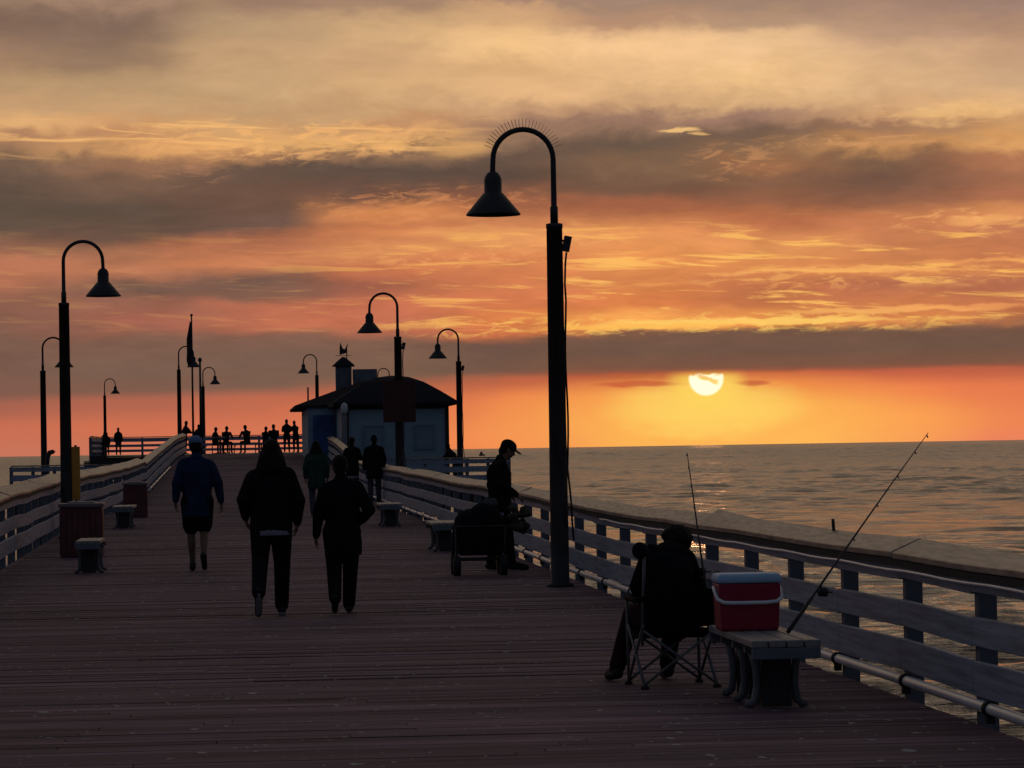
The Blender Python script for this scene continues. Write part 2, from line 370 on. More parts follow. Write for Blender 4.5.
class MB:
    def __init__(s): s.v = []; s.f = []; s.sm = []
    def add(s, vs, fs, smooth=False):
        o = len(s.v)
        s.v += [tuple(v) for v in vs]
        s.f += [tuple(i + o for i in f) for f in fs]
        s.sm += [smooth] * len(fs)
        return s
    def box(s, c, d, rot=None, taper=1.0):
        vs = []
        for sz in (-1, 1):
            k = taper if sz > 0 else 1.0
            for sy in (-1, 1):
                for sx_ in (-1, 1):
                    p = Vector((sx_ * d[0] / 2 * k, sy * d[1] / 2 * k, sz * d[2] / 2))
                    if rot is not None: p = rot @ p
                    vs.append(p + Vector(c))
        return s.add(vs, [(0, 2, 3, 1), (4, 5, 7, 6), (0, 1, 5, 4), (2, 6, 7, 3), (0, 4, 6, 2), (1, 3, 7, 5)])
    def prof(s, pts, secs, closed_ends=True, smooth=False):
        """sweep: secs is a list of rings (each a list of points)"""
        n = len(secs[0])
        vs = [p for r in secs for p in r]
        fs = []
        for i in range(len(secs) - 1):
            for j in range(n):
                a = i * n + j; b = i * n + (j + 1) % n
                fs.append((a, b, b + n, a + n))
        if closed_ends:
            fs.append(tuple(range(n - 1, -1, -1)))
            fs.append(tuple(range((len(secs) - 1) * n, len(secs) * n)))
        return s.add(vs, fs, smooth)
    def tube(s, pts, r, n=10, smooth=True):
        pts = [Vector(p) for p in pts]
        rs = r if isinstance(r, (list, tuple)) else [r] * len(pts)
        secs = []
        ref = None
        for i, p in enumerate(pts):
            t = (pts[min(i + 1, len(pts) - 1)] - pts[max(i - 1, 0)]).normalized()
            if ref is None:
                ref = Vector((1, 0, 0)) if abs(t.x) < 0.8 else Vector((0, 1, 0))
            a = (ref - t * ref.dot(t)).normalized()
            ref = a
            b = t.cross(a)
            secs.append([p + (a * math.cos(2 * PI * k / n) + b * math.sin(2 * PI * k / n)) * rs[i] for k in range(n)])
        return s.prof(None, secs, True, smooth)
    def lathe(s, prof, c=(0, 0, 0), n=24, smooth=True):
        c = Vector(c)
        secs = [[c + Vector((r * math.cos(2 * PI * k / n), r * math.sin(2 * PI * k / n), z)) for k in range(n)] for r, z in prof]
        return s.prof(None, secs, True, smooth)
    def ell(s, c, r, n=14, m=9, rot=None):
        c = Vector(c)
        secs = []
        for i in range(m + 1):
            ph = -PI / 2 + PI * i / m
            cr = max(math.cos(ph), 0.02)
            ring = []
            for k in range(n):
                p = Vector((r[0] * cr * math.cos(2 * PI * k / n), r[1] * cr * math.sin(2 * PI * k / n), r[2] * math.sin(ph)))
                if rot is not None: p = rot @ p
                ring.append(c + p)
            secs.append(ring)
        return s.prof(None, secs, True, True)
    def cap(s, a, b, ra, rb, n=12):
        """limb: a tapered tube with rounded ends"""
        a = Vector(a); b = Vector(b)
        t = (b - a).normalized()
        pts = [a - t * ra * 0.96, a - t * ra * 0.7, a, a.lerp(b, 0.5), b, b + t * rb * 0.7, b + t * rb * 0.96]
        rs = [ra * 0.25, ra * 0.71, ra, (ra + rb) / 2, rb, rb * 0.71, rb * 0.25]
        return s.tube(pts, rs, n)
    def loft(s, rings, n=20):
        """rings: (centre, half width x, half depth y) stacked along a spine"""
        secs = [[Vector(c) + Vector((rx * math.cos(2 * PI * k / n), ry * math.sin(2 * PI * k / n), 0)) for k in range(n)] for c, rx, ry in rings]
        return s.prof(None, secs, True, True)
    def mesh(s, name):
        me = bpy.data.meshes.new(name)
        me.from_pydata(s.v, [], s.f)
        bm = bmesh.new(); bm.from_mesh(me)
        bmesh.ops.recalc_face_normals(bm, faces=bm.faces)
        bm.to_mesh(me); bm.free()
        for p, q in zip(me.polygons, s.sm): p.use_smooth = q
        return me
    def build(s, name, material, parent=None, bevel=0.0, loc=None):
        me = s.mesh(name)
        me.materials.append(material)
        o = bpy.data.objects.new(name, me)
        COL.objects.link(o)
        if parent is not None: o.parent = parent
        if loc is not None: o.location = loc
        if bevel:
            bv = o.modifiers.new('bevel', 'BEVEL')
            bv.width = bevel; bv.segments = 2; bv.limit_method = 'ANGLE'
        return o
    def fuse(s, name, material, parent=None, voxel=0.012, smooth=4):
        """melt the overlapping pieces into ONE continuous skin"""
        me = s.mesh(name + '_raw')
        o = bpy.data.objects.new(name + '_raw', me)
        COL.objects.link(o)
        md = o.modifiers.new('r', 'REMESH')
        md.mode = 'VOXEL'; md.voxel_size = voxel; md.use_smooth_shade = True
        if smooth:
            sm = o.modifiers.new('s', 'SMOOTH'); sm.factor = 0.5; sm.iterations = smooth
        dg = bpy.context.evaluated_depsgraph_get()
        me2 = bpy.data.meshes.new_from_object(o.evaluated_get(dg))
        bpy.data.objects.remove(o)
        bpy.data.meshes.remove(me)
        me2.name = name
        me2.materials.clear(); me2.materials.append(material)
        for p in me2.polygons: p.use_smooth = True
        o2 = bpy.data.objects.new(name, me2)
        COL.objects.link(o2)
        if parent is not None: o2.parent = parent
        return o2

def interp(tab):
    def f(y):
        if y <= tab[0][0]: return tab[0][1]
        for (a, va), (b, vb) in zip(tab, tab[1:]):
            if y <= b:
                return va + (vb - va) * (y - a) / (b - a)
        return tab[-1][1]
    return f
# the old deck sags and climbs: height, left edge and right edge along the pier
deck_z = interp([(0, 0), (38, 0.0), (50, 0.08), (60, 0.14), (70, 0.20), (85, 0.26), (97, 0.34), (105, 0.46), (124, 1.02), (142, 1.40), (160, 1.62), (300, 1.62)])
XL = interp([(0, -3.45), (45, -3.42), (66, -3.5), (97, -3.05), (124, -2.75), (160, -2.6)])
XR = interp([(0, 4.5), (19, 4.44), (35, 4.3), (50, 4.12), (67, 3.88), (81, 3.8), (100, 3.55), (160, 3.5)])

def stand(x, Y, z=None):
    p = at(x, hor(x), Y)
    return Vector((p.x, Y, deck_z(Y) if z is None else z))

# ------------------------------------------------------------------ water
def build_sea():
    import numpy as np
    rng = np.random.default_rng(5)
    r = [70.0]
    while r[-1] < 9000: r.append(r[-1] * 1.0038)
    r = np.array(r)
    th = np.linspace(YAW - 0.20, YAW + 0.20, 340)
    Rr, T = np.meshgrid(r, th, indexing='ij')
    X = Rr * np.sin(T); Y = Rr * np.cos(T)
    dr = Rr * 0.0038
    Z = np.zeros_like(X)
    for i in range(110):
        wl = 1.0 * (20.0 ** rng.random())
        d = rng.normal(-2.75, 0.55)
        k = 2 * math.pi / wl
        ph = k * (X * math.sin(d) + Y * math.cos(d)) + rng.random() * 6.28
        amp = 0.0064 * wl ** 0.72
        wgt = np.clip((wl - 2.2 * dr) / (1.5 * dr), 0, 1)
        sn = np.sin(ph)
        Z += amp * wgt * (sn + 0.45 * sn * np.abs(sn))
    # chop shorter than the grid far out: uneven facets of the same steepness
    rn = rng.normal(0, 1, X.shape)
    rn = (rn + np.roll(rn, 1, 1) + np.roll(rn, 2, 1)) / 1.73
    Z += rn * np.clip(dr - 1.2, 0, 14) * 0.045
    # gusty patches: rougher and smoother water
    gust = 0.75 + 0.35 * np.sin(X / 61 + 1.3 * np.sin(Y / 140)) * np.sin(Y / 97 + 0.8)
    Z = Z * gust - 7.0
    nr, nt = X.shape
    me = bpy.data.meshes.new('sea')
    co = np.stack([X, Y, Z], -1).reshape(-1, 3)
    # flat skirt out to the horizon and to both sides
    sk = np.array([[-60000, -3000, -7.35], [60000, -3000, -7.35], [60000, 60000, -7.35], [-60000, 60000, -7.35]])
    co = np.concatenate([co, sk])
    idx = np.arange(nr * nt).reshape(nr, nt)
    q = np.stack([idx[:-1, :-1], idx[:-1, 1:], idx[1:, 1:], idx[1:, :-1]], -1).reshape(-1, 4)[:, ::-1]
    q = np.concatenate([q, np.array([[nr * nt, nr * nt + 1, nr * nt + 2, nr * nt + 3]])])
    me.vertices.add(len(co)); me.vertices.foreach_set('co', co.astype(np.float32).ravel())
    me.loops.add(q.size); me.loops.foreach_set('vertex_index', q.astype(np.int32).ravel())
    me.polygons.add(len(q))
    me.polygons.foreach_set('loop_start', np.arange(0, q.size, 4, dtype=np.int32))
    me.polygons.foreach_set('use_smooth', np.ones(len(q), dtype=bool))
    me.update(calc_edges=True)
    me.validate()
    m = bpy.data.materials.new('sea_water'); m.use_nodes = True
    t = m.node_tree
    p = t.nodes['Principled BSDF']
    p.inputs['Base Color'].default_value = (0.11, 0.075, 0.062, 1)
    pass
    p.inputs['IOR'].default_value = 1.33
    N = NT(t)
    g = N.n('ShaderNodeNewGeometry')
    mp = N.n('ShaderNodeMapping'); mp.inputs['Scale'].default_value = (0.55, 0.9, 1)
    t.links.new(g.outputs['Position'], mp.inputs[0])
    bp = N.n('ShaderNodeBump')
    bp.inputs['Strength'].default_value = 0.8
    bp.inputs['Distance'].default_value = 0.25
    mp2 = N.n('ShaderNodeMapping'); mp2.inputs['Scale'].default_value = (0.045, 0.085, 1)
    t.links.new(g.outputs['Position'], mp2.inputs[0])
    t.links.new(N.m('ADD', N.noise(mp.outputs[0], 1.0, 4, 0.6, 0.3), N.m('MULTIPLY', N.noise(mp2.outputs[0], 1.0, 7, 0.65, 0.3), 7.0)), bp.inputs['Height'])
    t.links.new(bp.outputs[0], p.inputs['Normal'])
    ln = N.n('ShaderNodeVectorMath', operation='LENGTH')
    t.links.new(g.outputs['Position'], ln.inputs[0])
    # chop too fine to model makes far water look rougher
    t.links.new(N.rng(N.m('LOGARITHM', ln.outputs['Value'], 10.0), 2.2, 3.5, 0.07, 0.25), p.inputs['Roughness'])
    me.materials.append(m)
    o = bpy.data.objects.new('sea', me)
    COL.objects.link(o)
    return tag(o, kind='structure')
build_sea()

# ------------------------------------------------------------------ deck
def build_deck():
    b = MB()
    y = 8.0
    rnd = random.Random(3)
    while y < 174:
        w = rnd.uniform(0.185, 0.205)
        yc = y + w / 2
        z = deck_z(yc) + rnd.uniform(-0.003, 0.002)
        xl, xr = XL(yc) + 0.02, XR(yc) - 0.12
        tilt = rnd.uniform(-0.008, 0.008)
        slope = (deck_z(y + w) - deck_z(y))
        # most rows are two planks butted end to end
        j = rnd.uniform(xl + 2, xr - 2)
        sk = rnd.uniform(-0.004, 0.004)
        for a, c in ((xl, j - 0.003), (j + 0.003, xr)):
            dz = rnd.uniform(-0.002, 0.002)
            vs = []
            for zz in (-0.05, 0.0):
                for (yy, s_) in ((y, -1), (y + w - 0.007, 1)):
                    for xx in (a, c):
                        vs.append((xx, yy + sk * xx * 0.5, z + dz + zz + s_ * (tilt * w / 2 + slope / 2)))
            b.add(vs, [(0, 2, 3, 1), (4, 5, 7, 6), (0, 1, 5, 4), (2, 6, 7, 3), (0, 4, 6, 2), (1, 3, 7, 5)])
        y += w
    tag(b.build('pier_deck', M['deck']), kind='structure')
    # joists and fascia below the planks
    u = MB()
    ys = [8, 20, 38, 50, 60, 70, 85, 97, 109, 124, 142, 160, 174]
    secs = []
    for yy in ys:
        z = deck_z(yy)
        xl, xr = XL(yy) + 0.06, XR(yy) - 0.17
        secs.append([(xl, yy, z - 0.55), (xr, yy, z - 0.55), (xr, yy, z - 0.07), (xl, yy, z - 0.07)])
    u.prof(None, secs)
    tag(u.build('pier_framing', M['under']), kind='structure')
    # side landings and the raised end of the pier
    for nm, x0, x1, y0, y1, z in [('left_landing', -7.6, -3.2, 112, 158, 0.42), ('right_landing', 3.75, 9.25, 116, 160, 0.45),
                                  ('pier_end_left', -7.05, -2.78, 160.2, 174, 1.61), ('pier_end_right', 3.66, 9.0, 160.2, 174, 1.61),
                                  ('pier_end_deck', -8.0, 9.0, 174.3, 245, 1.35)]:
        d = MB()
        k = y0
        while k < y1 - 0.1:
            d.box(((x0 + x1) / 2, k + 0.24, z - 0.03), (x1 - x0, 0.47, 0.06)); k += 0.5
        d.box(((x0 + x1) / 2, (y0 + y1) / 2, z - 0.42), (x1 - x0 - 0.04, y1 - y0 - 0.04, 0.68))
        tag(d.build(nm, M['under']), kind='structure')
    # piles under the landings and the pier edges
    pl = MB()
    for yy in (112.5, 124, 136, 148, 161, 173):
        for xx in (-7.2, -3.2, 4.2, 8.8):
            pl.tube([(xx, yy, -8), (xx, yy, 0.2)], 0.18, 10)
    for yy in range(14, 108, 9):
        for xx in (XL(yy) + 0.35, (XL(yy) + XR(yy)) / 2, XR(yy) - 0.4):
            pl.tube([(xx, yy, -8), (xx, yy, -0.5)], 0.18, 10)
    tag(pl.build('pier_piles', M['under']), kind='structure')
build_deck()

# ------------------------------------------------------------------ railings
def railing(name, label, path, inner, post_gap=2.25, seg=4, cap_w=0.205, cap_rise=0.078, boards=((0.755, 0.87), (0.435, 0.61), (0.14, 0.35)),
            slanted=True, lips=None, group=None, seed=1, wob=0.011, tall=1.0):
    boards = tuple((a * tall, c * tall) for a, c in boards)
    """path: list of (x, y, z) at deck level; inner: unit vector pointing to the walkway side"""
    rnd = random.Random(seed)
    P = [Vector(p) for p in path]
    L = [0.0]
    for a, b in zip(P, P[1:]): L.append(L[-1] + (b - a).length)
    def pt(s):
        s = max(0.0, min(L[-1], s))
        for i in range(len(P) - 1):
            if s <= L[i + 1] + 1e-6:
                return P[i].lerp(P[i + 1], (s - L[i]) / (L[i + 1] - L[i]))
        return P[-1].copy()
    inn = Vector(inner)
    root = empty(name, pt(0), label, 'railing', group)
    o0 = pt(0)
    n = max(2, int(round(L[-1] / post_gap)))
    ss = [L[-1] * i / n for i in range(n + 1)]
    jit = [Vector((rnd.uniform(-wob, wob), 0, rnd.uniform(-wob, wob))) for _ in ss]
    base = [pt(s) - o0 + j for s, j in zip(ss, jit)]
    tdir = (P[-1] - P[0]); tdir.z = 0; tdir.normalize()
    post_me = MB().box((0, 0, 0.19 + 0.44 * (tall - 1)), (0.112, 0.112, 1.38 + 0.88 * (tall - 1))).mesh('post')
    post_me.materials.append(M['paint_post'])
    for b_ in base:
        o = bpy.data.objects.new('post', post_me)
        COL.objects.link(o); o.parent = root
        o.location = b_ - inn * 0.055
    for (z0, z1) in boards:
        b = MB()
        for i in range(n):
            a_, c_ = base[i], base[i + 1]
            secs = []
            for q, sgn in ((a_, 1), (c_, -1)):
                q = q + tdir * 0.003 * sgn
                zj = rnd.uniform(-0.008, 0.008)
                secs.append([q + inn * 0.0 + Vector((0, 0, z0 + zj)), q + inn * 0.038 + Vector((0, 0, z0 + zj)),
                             q + inn * 0.038 + Vector((0, 0, z1 + zj)), q + Vector((0, 0, z1 + zj))])
            b.prof(None, secs)
        b.build('rail_board', M['paint'], root, bevel=0.006)
    # the leaning rail on top, in long planks that do not quite line up
    i = 0
    while i < n:
        j = min(n, i + seg)
        b = MB()
        rise = cap_rise + (rnd.uniform(-0.012, 0.012) if slanted else 0)
        off = rnd.uniform(-0.006, 0.006) if slanted else 0
        lip = (lips or {}).get(j, 0.0)
        secs = []
        for k in range(i, j + 1):
            q = base[k].copy()
            if k == i: q = q + tdir * 0.006
            if k == j: q = q - tdir * (0.015 if slanted else 0.006)
            q.z += 0.890 * tall + off
            r_ = rise + rnd.uniform(-0.005, 0.005) + (lip if k == j and j < n else 0)
            e0 = q + inn * 0.085
            e1 = q - inn * (cap_w - 0.085) + Vector((0, 0, r_))
            nrm = Vector((0, 0, 0.042))
            secs.append([e0, e0 + nrm, e1 + nrm, e1])
        b.prof(None, secs)
        b.build('cap_board', M['cap'], root, bevel=0.006)
        if slanted:  # added dark strip, stands in for the shade along the cap's inner edge
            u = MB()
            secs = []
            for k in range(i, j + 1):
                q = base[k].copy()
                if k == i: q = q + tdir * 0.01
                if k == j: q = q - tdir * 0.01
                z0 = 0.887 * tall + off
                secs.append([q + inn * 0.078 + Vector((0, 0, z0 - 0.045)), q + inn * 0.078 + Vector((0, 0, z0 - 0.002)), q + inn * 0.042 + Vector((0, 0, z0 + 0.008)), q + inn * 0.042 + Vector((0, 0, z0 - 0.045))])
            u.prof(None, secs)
            u.build('cap_shade_strip', M['under'], root)
        i = j
    return root

def side_path(Xf, y0, y1, dx=0.0, step=4.0):
    out = []
    y = y0
    while y < y1 - 0.5:
        out.append((Xf(y) + dx, y, deck_z(y))); y += step
    out.append((Xf(y1) + dx, y1, deck_z(y1)))
    return out
G = 'white painted railings along the pier'
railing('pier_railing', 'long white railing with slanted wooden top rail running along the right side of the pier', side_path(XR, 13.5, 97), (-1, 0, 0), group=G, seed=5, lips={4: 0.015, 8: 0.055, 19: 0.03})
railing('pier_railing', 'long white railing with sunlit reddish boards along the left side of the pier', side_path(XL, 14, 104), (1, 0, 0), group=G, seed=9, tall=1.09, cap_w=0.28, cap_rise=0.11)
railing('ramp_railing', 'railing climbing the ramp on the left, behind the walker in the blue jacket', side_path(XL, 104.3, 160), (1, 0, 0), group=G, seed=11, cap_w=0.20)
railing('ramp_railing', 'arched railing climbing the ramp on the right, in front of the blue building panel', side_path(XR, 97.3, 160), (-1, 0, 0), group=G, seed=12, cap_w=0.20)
flat = dict(slanted=False, cap_w=0.14, cap_rise=0.0, wob=0.004)
railing('landing_railing', 'dark railing of the low landing on the left, below the far gooseneck lamp', [(-7.5, 112.2, 0.43), (-3.3, 112.2, 0.43)], (0, -1, 0), 0.75, group='railings of the side landings', boards=((0.72, 0.87), (0.42, 0.62), (0.05, 0.32)), **flat)
railing('landing_railing', 'dark railing of the low landing on the right, below the shed', [(4.1, 116.2, 0.45), (9.15, 116.2, 0.45)], (0, -1, 0), 0.75, group='railings of the side landings', boards=((0.72, 0.87), (0.42, 0.62), (0.05, 0.32)), **flat)
railing('end_railing', 'dark slatted railing across the raised far end of the pier, with people leaning on it', [(-6.95, 173.2, 1.62), (8.8, 173.2, 1.62)], (0, -1, 0), 1.9, group='railings of the raised end',
        boards=((0.68, 0.87), (0.42, 0.55), (0.16, 0.29)), **flat)
railing('end_railing', 'railing down the left edge of the raised far end of the pier', [(-6.98, 160.4, 1.62), (-6.98, 173.0, 1.62)], (1, 0, 0), 1.8, group='railings of the raised end',
        boards=((0.68, 0.87), (0.42, 0.55), (0.16, 0.29)), **flat)

# pipes along the foot of the railings
def pipe(label, Xf, y0, y1, dx, group):
    root = empty('utility_pipe', (Xf(y0) + dx, y0, deck_z(y0)), label, 'pipe', group)
    o0 = root.location.copy()
    rnd = random.Random(int(y0))
    pts = []
    y = y0
    while y <= y1:
        pts.append(Vector((Xf(y) + dx + rnd.uniform(-0.006, 0.006), y, deck_z(y) + 0.085 + rnd.uniform(-0.006, 0.006))) - o0)
        y += 2.45
    MB().tube(pts, 0.036, 12).build('pipe', M['pvc'], root)
    for p, q in zip(pts[:-1:1], pts[1:]):
        d = (q - p).normalized()
        c = p.lerp(q, 0.4)
        MB().tube([c - d * 0.04, c + d * 0.04], 0.047, 12).build('pipe_clamp', M['rubber'], root)
        MB().box((c.x, c.y, c.z - 0.062), (0.05, 0.06, 0.05)).build('pipe_block', M['under'], root)
    return root
pipe('grey utility pipe with black clamps along the foot of the right railing', XR, 14, 96, -0.035, 'utility pipes along the railings')
pipe('pale utility pipe along the foot of the left ramp railing', XL, 105, 128, 0.10, 'utility pipes along the railings')
# the cord slung under the slanted rail
pts = [(XR(y) - 0.092, y, deck_z(y) + 0.828 - 0.012 * abs(math.sin(y * 1.3))) for y in [16 + 0.6 * i for i in range(40)]]
tag(MB().tube(pts, 0.011, 6).build('rail_cable', M['pvc']), 'thin grey cable slung under the top rail of the right railing', 'cable')

# ------------------------------------------------------------------ street lamps
def make_lamp(loc, side, label, spikes=False, flood=False):
    """side +1: the arm reaches to the right"""
    r = empty('street_lamp', loc, label, 'street lamp', 'gooseneck lamps along the pier')
    b = MB()
    b.lathe([(0.16, 0.0), (0.16, 0.03), (0.112, 0.05), (0.110, 0.5), (0.095, 4.27), (0.10, 4.27), (0.10, 4.32), (0.05, 4.33)], n=20)
    b.build('pole', M['iron2'], r)
    g = MB()
    pts = [(0, 0, 4.32), (0, 0, 4.52), (0, 0, 4.53), (0, 0, 4.8), (0, 0, 5.09)]
    rs = [0.047, 0.047, 0.036, 0.034, 0.033]
    for k in range(1, 17):
        a = PI * k / 16
        pts.append((side * 0.36 * (1 - math.cos(a)), 0, 5.09 + 0.36 * math.sin(a))); rs.append(0.032)
    pts.append((side * 0.725, 0, 4.98)); rs.append(0.032)
    pts.append((side * 0.725, 0, 4.90)); rs.append(0.038)
    g.tube(pts, rs, 10)
    g.build('gooseneck_arm', M['iron'], r)
    sh = MB()
    sh.lathe([(0.03, 4.95), (0.06, 4.94), (0.09, 4.90), (0.105, 4.85), (0.105, 4.70), (0.125, 4.685), (0.18, 4.62), (0.325, 4.445), (0.325, 4.43),
              (0.31, 4.435), (0.17, 4.60), (0.10, 4.66)], c=(side * 0.725, 0, 0), n=28)
    s_ = sh.build('lamp_shade', M['iron'], r)
    MB().ell((side * 0.725, 0, 4.56), (0.06, 0.06, 0.09)).build('bulb', M['lampglass'], s_)
    if spikes:
        sp = MB()
        for k in range(4, 31):
            a = PI * k / 34
            for w in (-0.18, 0.18):
                dvec = Vector((-side * math.cos(a), w, math.sin(a)))
                c = Vector((side * 0.36, 0, 5.09)) + Vector((-side * math.cos(a), 0, math.sin(a))) * 0.39
                sp.tube([c, c + dvec * 0.10], [0.0026, 0.0016], 5)
        sp.build('bird_spikes', M['iron'], r)
    if flood:
        fl = MB()
        rot = Matrix.Rotation(math.radians(12 * -side), 3, 'Y')
        fl.box((-side * 0.145, 0, 4.08), (0.085, 0.14, 0.18), rot)
        fl.tube([(-side * 0.09, 0, 4.12), (-side * 0.15, 0, 4.10)], 0.014, 6)
        f_ = fl.build('floodlight', M['iron'], r)
        cb = MB()
        pts = [(-side * 0.14, 0, 3.98), (-side * 0.125, 0, 3.85), (-side * 0.115, 0, 3.6)]
        z = 3.4
        while z > 1.3:
            pts.append((-side * (0.116 + 0.010 * math.sin(z * 4)), 0, z)); z -= 0.2
        pts += [(-side * 0.135, 0, 1.15), (-side * 0.15, 0, 0.95), (-side * 0.155, 0, 0.75), (-side * 0.17, 0, 0.55)]
        cb.tube(pts, 0.012, 6)
        cb.build('cable', M['rubber'], f_)
    return r
make_lamp(stand(558, 40.3), -1, 'tallest gooseneck lamp with bird spikes, standing by the right railing near the sun', True, True)
make_lamp(stand(66, 63), 1, 'gooseneck lamp on the left beside the yellow board and brown bin')
make_lamp(stand(399.5, 88), -1, 'gooseneck lamp carrying the square dark red sign', False, True)
make_lamp(stand(44, 117, 0.25), 1, 'gooseneck lamp on the low left landing, its shade half behind the nearer post')
make_lamp(stand(460, 119, 0.42), -1, 'gooseneck lamp on the low right landing, just right of the shed', False, True)
make_lamp(stand(180, 166, 1.42), 1, 'gooseneck lamp at the raised far end, its shade in front of the flag')
make_lamp(stand(105.5, 232, 1.36), 1, 'small far gooseneck lamp above the left end of the far railing')
make_lamp(stand(204, 205, 1.36), 1, 'small far gooseneck lamp right of the flagpole')
make_lamp(stand(318, 186, 1.5), -1, 'far gooseneck lamp behind the left eave of the shed')
make_lamp(stand(379, 214, 1.36), 1, 'far gooseneck lamp of which only the arch shows over the shed roof')

# ------------------------------------------------------------------ shed
def build_shed():
    base = Vector((5.9, 133, 0.45))
    r = empty('pier_shed', base, 'blue grey shed with dark roof and rooftop cupola far along the pier', 'shed')
    def loc(p): return Vector(p) - base
    x0, x1, y0, y1, ze = 3.85, 7.95, 130, 137, 3.42
    w = MB()
    w.box(loc(((x0 + x1) / 2, (y0 + y1) / 2, (0.45 + ze) / 2)), (x1 - x0, y1 - y0, ze - 0.45))
    w.box(loc((5.3, 144, (0.45 + 3.45) / 2)), (5.2, 13.6, 3.0))
    w.build('wall', M['wall'], r)
    rf = MB()
    def ring(hx, hy, cx, cy, z): return [loc((cx - hx, cy - hy, z)), loc((cx + hx, cy - hy, z)), loc((cx + hx, cy + hy, z)), loc((cx - hx, cy + hy, z))]
    cx, cy = (x0 + x1) / 2, 133.5
    rf.prof(None, [ring(2.38, 3.9, cx, cy, ze - 0.05), ring(2.40, 3.9, cx, cy, ze + 0.07), ring(1.75, 3.3, cx, cy, ze + 0.50), ring(1.15, 2.7, cx, cy, ze + 0.86),
                   ring(0.62, 2.2, cx, cy, ze + 1.06), ring(0.12, 1.8, cx, cy, ze + 1.13)])
    cx2, cy2 = 5.15, 144.3
    rf.prof(None, [ring(2.95, 7.2, cx2, cy2, 3.42), ring(2.97, 7.2, cx2, cy2, 3.52), ring(1.5, 6.0, cx2, cy2, 4.05), ring(0.2, 5.0, cx2, cy2, 4.5)])
    ro = rf.build('roof', M['roof'], r)
    MB().box(loc((5.2, 142.0, 4.55)), (0.98, 1.2, 1.0)).build('vent_housing', M['paint_post'], ro)
    cp = MB()
    cp.box(loc((4.33, 142.6, 4.55)), (0.66, 0.66, 1.36))
    cu = cp.build('cupola', M['paint_post'], r)
    cr = MB()
    cr.prof(None, [ring(0.46, 0.46, 4.33, 142.6, 5.2), ring(0.46, 0.46, 4.33, 142.6, 5.24), ring(0.22, 0.22, 4.33, 142.6, 5.46), ring(0.05, 0.05, 4.33, 142.6, 5.6)])
    cr.build('cupola_roof', M['roof'], cu)
    wv = MB()
    c = loc((4.48, 142.6, 5.24))
    wv.tube([c, c + Vector((0, 0, 0.75))], 0.022, 6)
    wv.tube([c + Vector((-0.48, 0, 0.42)), c + Vector((0.18, 0, 0.42))], 0.012, 6)
    wv.add([c + Vector(p) for p in ((-0.30, -0.015, 0.45), (-0.02, -0.015, 0.52), (0.06, -0.015, 0.95), (-0.02, -0.015, 0.80), (-0.08, -0.015, 0.68), (-0.17, -0.015, 0.72), (-0.26, -0.015, 0.98), (-0.30, -0.015, 0.75),
                                    (-0.30, 0.015, 0.45), (-0.02, 0.015, 0.52), (0.06, 0.015, 0.95), (-0.02, 0.015, 0.80), (-0.08, 0.015, 0.68), (-0.17, 0.015, 0.72), (-0.26, 0.015, 0.98), (-0.30, 0.015, 0.75))],
           [tuple(range(7, -1, -1)), tuple(range(8, 16))] + [(i, (i + 1) % 8, (i + 1) % 8 + 8, i + 8) for i in range(8)])
    wv.build('weathervane', M['iron'], cu)
    MB().box(loc((3.33, 137.15, 2.25)), (0.85, 0.06, 1.75)).build('painted_panel', M['mural'], r)
    MB().box(loc((3.98, 129.93, 1.93)), (0.26, 0.10, 2.94)).build('corner_post', M['under'], r)
    MB().box(loc((7.88, 129.96, 1.93)), (0.14, 0.06, 2.94)).build('corner_trim', M['under'], r)
    for wx, wz, ww, wh in ((5.05, 2.15, 0.75, 0.9), (7.0, 2.15, 0.75, 0.9)):
        wf = MB()
        for dx in (-ww / 2, ww / 2): wf.box(loc((wx + dx, 129.97, wz)), (0.05, 0.06, wh + 0.05))
        for dz in (-wh / 2, wh / 2): wf.box(loc((wx, 129.965, wz + dz)), (ww - 0.055, 0.055, 0.05))
        wo_ = wf.build('window', M['shut'], r)
        MB().box(loc((wx, 129.985, wz)), (ww - 0.06, 0.03, wh - 0.06)).build('shutter', M['shut'], wo_)
    MB().box(loc((5.9, 129.96, 3.30)), (3.7, 0.08, 0.12)).build('fascia_trim', M['under'], r)
    MB().box(loc((5.9, 129.97, 0.62)), (3.6, 0.06, 0.28)).build('base_trim', M['under'], r)
    MB().tube([loc((2.78, 140, 3.4)), loc((2.78, 140, 4.3))], 0.035, 6).build('vent_pole', M['iron'], r)
build_shed()
def build_post_lamp():
    p = stand(345, 126, 0.45)
    r = empty('globe_lamp', p, 'pale globe on a slim grey post at the left corner of the shed', 'lamp')
    MB().tube([(0, 0, 0), (0, 0, 2.55)], 0.08, 10).build('pole', M['paint_post'], r)
    MB().ell((0, 0, 2.78), (0.13, 0.13, 0.22)).build('globe', M['lampglass'], r)
build_post_lamp()

# sign on the lamp post
def build_sign():
    p = stand(400, 87.75)
    r = empty('square_sign', p, 'square dark red sign hung on a lamp post in front of the shed', 'sign')
    z = EYE.z + (hor(400) - 401.5) / (F / 87.75) - p.z
    MB().box((0, -0.02, z), (0.84, 0.03, 1.08)).build('sign_panel', M['redsign'], r, bevel=0.004)
    for dz in (-0.35, 0.35):
        MB().box((0, 0.02, z + dz), (0.26, 0.04, 0.05)).build('bracket', M['iron'], r)
build_sign()

